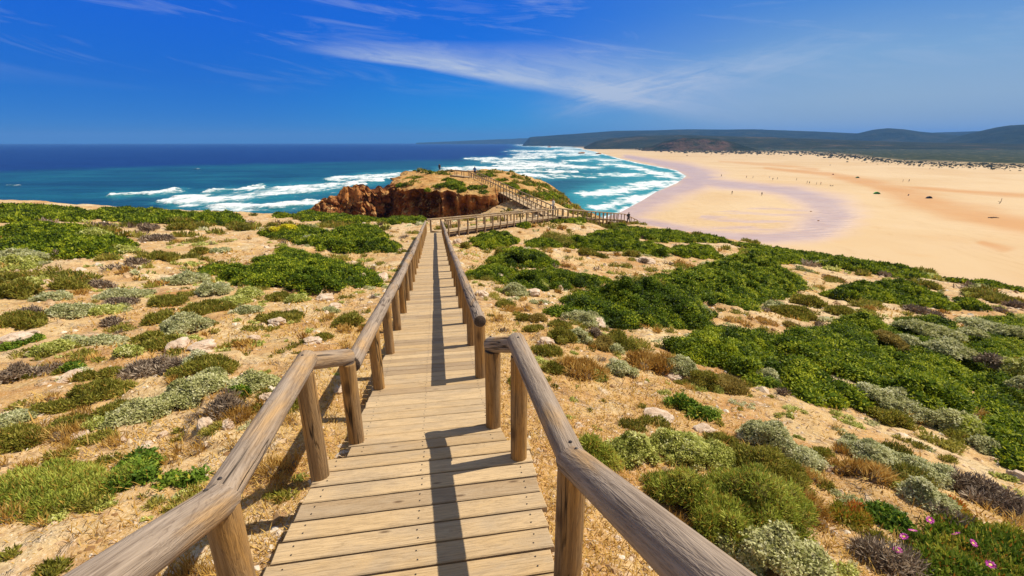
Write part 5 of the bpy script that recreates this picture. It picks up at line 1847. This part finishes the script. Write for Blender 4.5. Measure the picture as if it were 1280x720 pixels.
# scrub on the dunes behind the beach, too far off to count
def build_dune_scrub():
    n = 5200
    u, v = rng.uniform(800, 1285, n), np.zeros(n)
    ed = np.interp(u, VEG_U, VEG_V)
    v = ed + rng.normal(size=n) * np.interp(u, [800, 950, 1280], [1.0, 2.2, 3.2]) - 1.5
    t = SEA_Z / np.array([ray(a, b).z for a, b in zip(u, v)])
    dirs = np.array([tuple(ray(a, b)) for a, b in zip(u, v)])
    P = dirs * t[:, None]
    k = (t > 200) & (t < 2400)
    P, t = P[k], t[k]
    P[:, :2] += rng.normal(size=(len(P), 2)) * 12
    Rd = t * .0012 * np.exp(rng.normal(size=len(t)) * .4)
    V = (HEMI_V[None] * Rd[:, None, None] * np.array([1.3, 1.3, .8]) * (1 + .2 * rng.normal(size=(len(P), len(HEMI_V), 1))) + P[:, None]).reshape(-1, 3)
    V[:, 2] += 1.4
    F = (HEMI_F[None] + (np.arange(len(P)) * len(HEMI_V))[:, None, None]).reshape(-1, 3)
    m, tt, b = material("dune_bush")
    tt.put(b.inputs['Base Color'], tt.ramp(tt.attr('tint'), [(0, (.018, .026, .010)), (.6, (.05, .055, .02)), (1, (.12, .10, .05))]))
    b.inputs['Roughness'].default_value = 1
    me = np_mesh("dune_scrub", V, F, [m], {'tint': np.repeat(rng.random(len(P)), len(HEMI_V))})
    tag(mesh_obj("dune_scrub", me), kind="stuff")


build_dune_scrub()


# ------------------------------------------------------------------ people
def simple(name, col, rough=.8):
    m, t, b = material(name)
    b.inputs['Base Color'].default_value = (*col, 1)
    b.inputs['Roughness'].default_value = rough
    return m


SKIN, HAIR = simple("skin", (.45, .24, .15)), simple("dark_hair", (.03, .02, .015))


def person_mesh(pose):
    """one continuous figure grown with a skin modifier; slots: skin, top, trousers, hair"""
    if pose == 'walk':
        J = dict(pelvis=(0, 0, .95), waist=(0, .01, 1.08), chest=(0, .02, 1.32), neck=(0, .02, 1.50), head=(0, .05, 1.60), crown=(0, .04, 1.72),
                 lh=(-.10, 0, .90), lk=(-.11, .16, .50), la=(-.11, .02, .09), lt=(-.11, .17, .04), rh=(.10, 0, .90), rk=(.11, -.02, .49), ra=(.11, -.26, .13), rt=(.11, -.15, .04),
                 ls=(-.19, .02, 1.43), le=(-.25, -.12, 1.17), lw=(-.24, -.02, .95), lf=(-.24, .03, .87), rs=(.19, .02, 1.43), re=(.25, .06, 1.16), rw=(.23, .22, .98), rf=(.22, .27, .92))
    elif pose == 'sit':
        J = dict(pelvis=(0, 0, .12), waist=(0, -.03, .25), chest=(0, -.05, .48), neck=(0, -.03, .66), head=(0, 0, .76), crown=(0, 0, .88),
                 lh=(-.10, .02, .11), lk=(-.16, .38, .36), la=(-.13, .62, .08), lt=(-.13, .76, .05), rh=(.10, .02, .11), rk=(.16, .36, .38), ra=(.13, .60, .08), rt=(.13, .74, .05),
                 ls=(-.19, -.04, .59), le=(-.26, .10, .40), lw=(-.16, .30, .38), lf=(-.13, .37, .38), rs=(.19, -.04, .59), re=(.26, .10, .40), rw=(.16, .30, .39), rf=(.13, .36, .40))
    else:
        J = dict(pelvis=(0, 0, .95), waist=(0, .01, 1.08), chest=(0, 0, 1.32), neck=(0, 0, 1.50), head=(0, .03, 1.60), crown=(0, .02, 1.72),
                 lh=(-.10, 0, .90), lk=(-.12, .03, .50), la=(-.13, 0, .09), lt=(-.15, .14, .04), rh=(.10, 0, .90), rk=(.12, .03, .50), ra=(.13, 0, .09), rt=(.15, .14, .04),
                 ls=(-.19, 0, 1.43), le=(-.25, -.03, 1.16), lw=(-.24, .05, .92), lf=(-.23, .08, .84), rs=(.19, 0, 1.43), re=(.26, -.03, 1.17), rw=(.22, .14, .98), rf=(.17, .19, .95))
    names = list(J)
    rad = dict(pelvis=.14, waist=.125, chest=.15, neck=.06, head=.095, crown=.07, lh=.10, lk=.062, la=.045, lt=.04, ls=.07, le=.046, lw=.034, lf=.036)
    E = [('pelvis', 'waist'), ('waist', 'chest'), ('chest', 'neck'), ('neck', 'head'), ('head', 'crown')]
    for s in 'lr':
        E += [('pelvis', s + 'h'), (s + 'h', s + 'k'), (s + 'k', s + 'a'), (s + 'a', s + 't'), ('chest', s + 's'), (s + 's', s + 'e'), (s + 'e', s + 'w'), (s + 'w', s + 'f')]
    me = bpy.data.meshes.new("person_frame")
    me.from_pydata([J[n] for n in names], [(names.index(a), names.index(b)) for a, b in E], [])
    o = bpy.data.objects.new("person_frame", me)
    link(o)
    md = o.modifiers.new("skin", 'SKIN')
    o.modifiers.new("sub", 'SUBSURF').levels = 1
    sv = me.skin_vertices[0].data
    for i, n in enumerate(names):
        k = n if n in rad else 'l' + n[1:]
        sv[i].radius = (rad[k], rad[k])
        sv[i].use_root = n == 'pelvis'
    dg = bpy.context.evaluated_depsgraph_get()
    out = bpy.data.meshes.new_from_object(o.evaluated_get(dg))
    bpy.data.objects.remove(o)
    for m in (SKIN, SKIN, SKIN, HAIR):
        out.materials.append(m)
    hipz, shz, hz = J['pelvis'][2], J['neck'][2], J['head'][2]
    for p in out.polygons:
        c = p.center
        arm = abs(c.x) > .215 and c.z < J['le'][2] + .05
        if c.z > hz + .05 or (c.z > hz - .06 and c.y < J['head'][1] - .02):
            p.material_index = 3
        elif c.z > shz - .03 or arm:
            p.material_index = 0
        elif pose == 'sit':
            p.material_index = 1 if c.y < .12 else (2 if c.y < .6 else 0)
        elif c.z > hipz + .03:
            p.material_index = 1
        elif c.z > .12:
            p.material_index = 2
        p.use_smooth = True
    return out


FIG = {k: person_mesh(k) for k in ('stand', 'walk', 'sit')}
CLOTH = {'black': simple("black_cloth", (.018, .018, .022)), 'dark': simple("navy_cloth", (.02, .03, .07)), 'red': simple("red_cloth", (.45, .05, .04)),
         'white': simple("white_cloth", (.75, .74, .70)), 'grey': simple("grey_cloth", (.20, .20, .21)), 'blue': simple("blue_cloth", (.06, .15, .40)), 'olive': simple("olive_cloth", (.12, .13, .06))}


def person(p, pose, rot, top, legs, label, group=None):
    o = mesh_obj("person", FIG[pose], loc=p)
    o.rotation_euler = (0, 0, rot)
    for i, m in ((1, CLOTH[top]), (2, CLOTH[legs])):
        o.material_slots[i].link = 'OBJECT'
        o.material_slots[i].material = m
    return tag(o, label, "person", group)


person((15.55, 60.9, -10.55), 'walk', R(200), 'black', 'black', "person in black at the lower end of the boardwalk descending to the beach")
person((-15.0, 97.5, land_z(-15.0, 97.5) - .15), 'stand', R(160), 'black', 'dark', "person in dark clothes standing on the headland's top, left of its boardwalk")
person((A1[0] + .3, A1[1] - .6, A1[2] + .0), 'walk', R(190), 'blue', 'black', "person on the boardwalk at the top of the headland")
person((J2[0] + .1, J2[1] + .5, J2[2] + .0), 'stand', R(100), 'white', 'grey', "person in a pale top standing at the boardwalk junction")

BEACH_LAND = bvh_of(bpy.data.objects['beach'])
BEACH = [
    (901.5, 221, 'walk', 'black', 'black', "person in a black wetsuit at the edge of the wet sand, nearest the surf"),
    (933, 222.5, 'stand', 'red', 'dark', "beachgoer alone on sand, first right of the wetsuit person"),
    (941, 223, 'stand', 'grey', 'dark', "beachgoer just right of the first lone beachgoer on the sand"),
    (962, 222, 'sit', 'white', 'blue', "beachgoer sitting on sand, left of the standing pair"),
    (965.8, 225.5, 'walk', 'black', 'dark', "left walker of the pair near the curved wet strip"),
    (971.6, 224.5, 'walk', 'dark', 'grey', "right walker of the pair near the curved wet strip"),
    (995.6, 225.5, 'stand', 'black', 'black', "lone dark beachgoer between the walking pair and the group of four"),
    (1008.6, 229.5, 'stand', 'dark', 'dark', "first beachgoer of the group of four on the upper sand"),
    (1011.4, 230.3, 'walk', 'black', 'grey', "second beachgoer of the group of four on the upper sand"),
    (1020.4, 231.3, 'stand', 'black', 'black', "third beachgoer of the group of four on the upper sand"),
    (1025.8, 231, 'walk', 'red', 'black', "rightmost beachgoer of the group of four on the upper sand"),
    (1037.6, 232.6, 'sit', 'dark', 'dark', "seated beachgoer on the left below the small green tent"),
    (1041, 232.8, 'sit', 'grey', 'black', "seated beachgoer on the right below the small green tent"),
    (914.8, 243, 'walk', 'black', 'dark', "beachgoer on the sandbar inside the wet ring, left one"),
    (952, 244.8, 'walk', 'dark', 'black', "beachgoer on the sandbar inside the wet ring, right one"),
    (1128.4, 227.6, 'stand', 'black', 'dark', "left person of a pair far out on the right-hand sand"),
    (1136, 227.4, 'stand', 'dark', 'dark', "right person of a pair far out on the right-hand sand"),
    (1037.5, 207.5, 'walk', 'grey', 'dark', "tiny beachgoer far back below the dune scrub"),
    (1162, 212.0, 'walk', 'dark', 'dark', "tiny beachgoer far back near the dune edge at right"),
    (1135.5, 244.6, 'sit', 'grey', 'dark', "beachgoer sitting between green tent and dark tent"),
]
for u, v, pose, top, legs, lab in BEACH:
    p = on_level(u, v, SEA_Z + .5)
    hit = BEACH_LAND.ray_cast(Vector((0, 0, 0)), ray(u, v).normalized())[0] or p
    person(hit, pose, random.uniform(0, 6.28), top, legs, lab, "people on the beach")


# ------------------------------------------------------------------ beach tents, driftwood, stranded things
def beach_at(u, v):
    return BEACH_LAND.ray_cast(Vector((0, 0, 0)), ray(u, v).normalized())[0]


def tent(u, v, w, col, dark, label, rot):
    """half-dome beach shelter: ribbed shell, open front with floor and dark inner wall"""
    p = beach_at(u, v)
    root = empty("beach_tent", p, label, "beach tent", "beach tents on the sand")
    root.rotation_euler = (0, 0, rot)
    shell, floor_m = simple("tent_cloth", col, .6), simple("tent_floor", dark, .8)
    nr, nc = 10, 22
    th, ph = np.meshgrid(np.linspace(0, math.pi / 2, nr), np.linspace(-.30, math.pi + .30, nc), indexing='ij')
    rib = 1 - .07 * np.abs(np.sin(ph * 2.5))
    rr_ = w / 2 * rib
    V = np.stack([rr_ * np.cos(th) * np.cos(ph), rr_ * .8 * np.cos(th) * np.sin(ph), .60 * w / 2 * np.sin(th) * (1.1 + .1 * np.sin(ph))], -1).reshape(-1, 3)
    o = mesh_obj("shell", np_mesh("shell", V, grid_faces(nr, nc), [shell], smooth_shade=True), root)
    sm = o.modifiers.new("thickness", 'SOLIDIFY')
    sm.thickness = .03
    F = Boxes()
    F.plank((0, .1 * w, .03), (1, 0, 0), (0, 1, 0), (0, 0, 1), w * .8, w * .55, .05, .5)
    F.build("floor", floor_m, root)
    for s in (-1, 1):
        q = log("pole", (p.x + s * w * .47, p.y - .14 * w, p.z), (p.x, p.y - .10 * w, p.z + .32 * w), .03, floor_m, root, 6)
    return root


tent(1072, 222.5, 3.0, (.06, .22, .03), (.03, .05, .02), "small green beach tent, farther one of the two green shelters", R(20))
tent(1096, 242.5, 3.0, (.06, .60, .07), (.01, .02, .01), "bright green beach tent with a dark opening in the middle of the beach", R(-15))
tent(1161.5, 248, 2.9, (.03, .03, .04), (.02, .02, .02), "dark beach tent right of the bright green one", R(10))
tent(1041.5, 218.3, 2.2, (.35, .12, .06), (.05, .03, .02), "small reddish shelter left of the farther green tent", R(40))


def driftwood(u, v, label, pts, r):
    p = beach_at(u, v)
    root = empty("driftwood", p, label, "driftwood")
    for a, b, rr_ in pts:
        log("branch", Vector(p) + Vector(a), Vector(p) + Vector(b), rr_, BEAM, root, 8)


driftwood(1249, 254.5, "upright crooked driftwood stick on the right-hand sand", [((0, 0, -.1), (.5, 0, 1.0), .12), ((.5, 0, .95), (.55, .1, 2.2), .08), ((.3, 0, .6), (-.5, .2, .9), .07)], .1)
driftwood(1241, 272.5, "flat dark heap of stranded driftwood near the right edge of the beach", [((-1.5, 0, .1), (1.4, .3, .2), .16), ((-.9, -.5, .1), (.8, .6, .25), .12), ((-.2, .6, .2), (1.8, -.2, .1), .10), ((-1.2, .4, .15), (-.1, -.5, .35), .1)], .1)

for u, v, lab in [(1013.6, 264.5, "small dark stone in the wet ring's right bend, upper one"), (1023, 276, "small dark stone in the wet ring's right bend, lower one")]:
    p = beach_at(u, v)
    me = rock_mesh("rock", .30, .22, .22, u)
    me.materials.clear()
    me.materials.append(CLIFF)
    tag(mesh_obj("rock", me, loc=p), lab, "rock")

# sea stacks in the surf and the surfer
for i, (u, v, s, lab) in enumerate([(727, 192.2, 9, "small dark rock in the far surf, right one"), (686.5, 184.2, 12, "small dark rock in the far surf, left one"), (748, 192.6, 7, "tiny dark rock in the shallows near the far beach")]):
    p = on_level(u, v, SEA_Z)
    me = rock_mesh("sea_rock", s * .8, s * .5, s * .38, 40 + i * 5)
    me.materials.clear()
    me.materials.append(CLIFF)
    tag(mesh_obj("sea_rock", me, loc=p), lab, "sea rock")
p = on_level(830, 217, SEA_Z)
person((p.x, p.y, SEA_Z - .45), 'stand', R(90), 'black', 'black', "dark figure of a bather standing in the shallow surf")
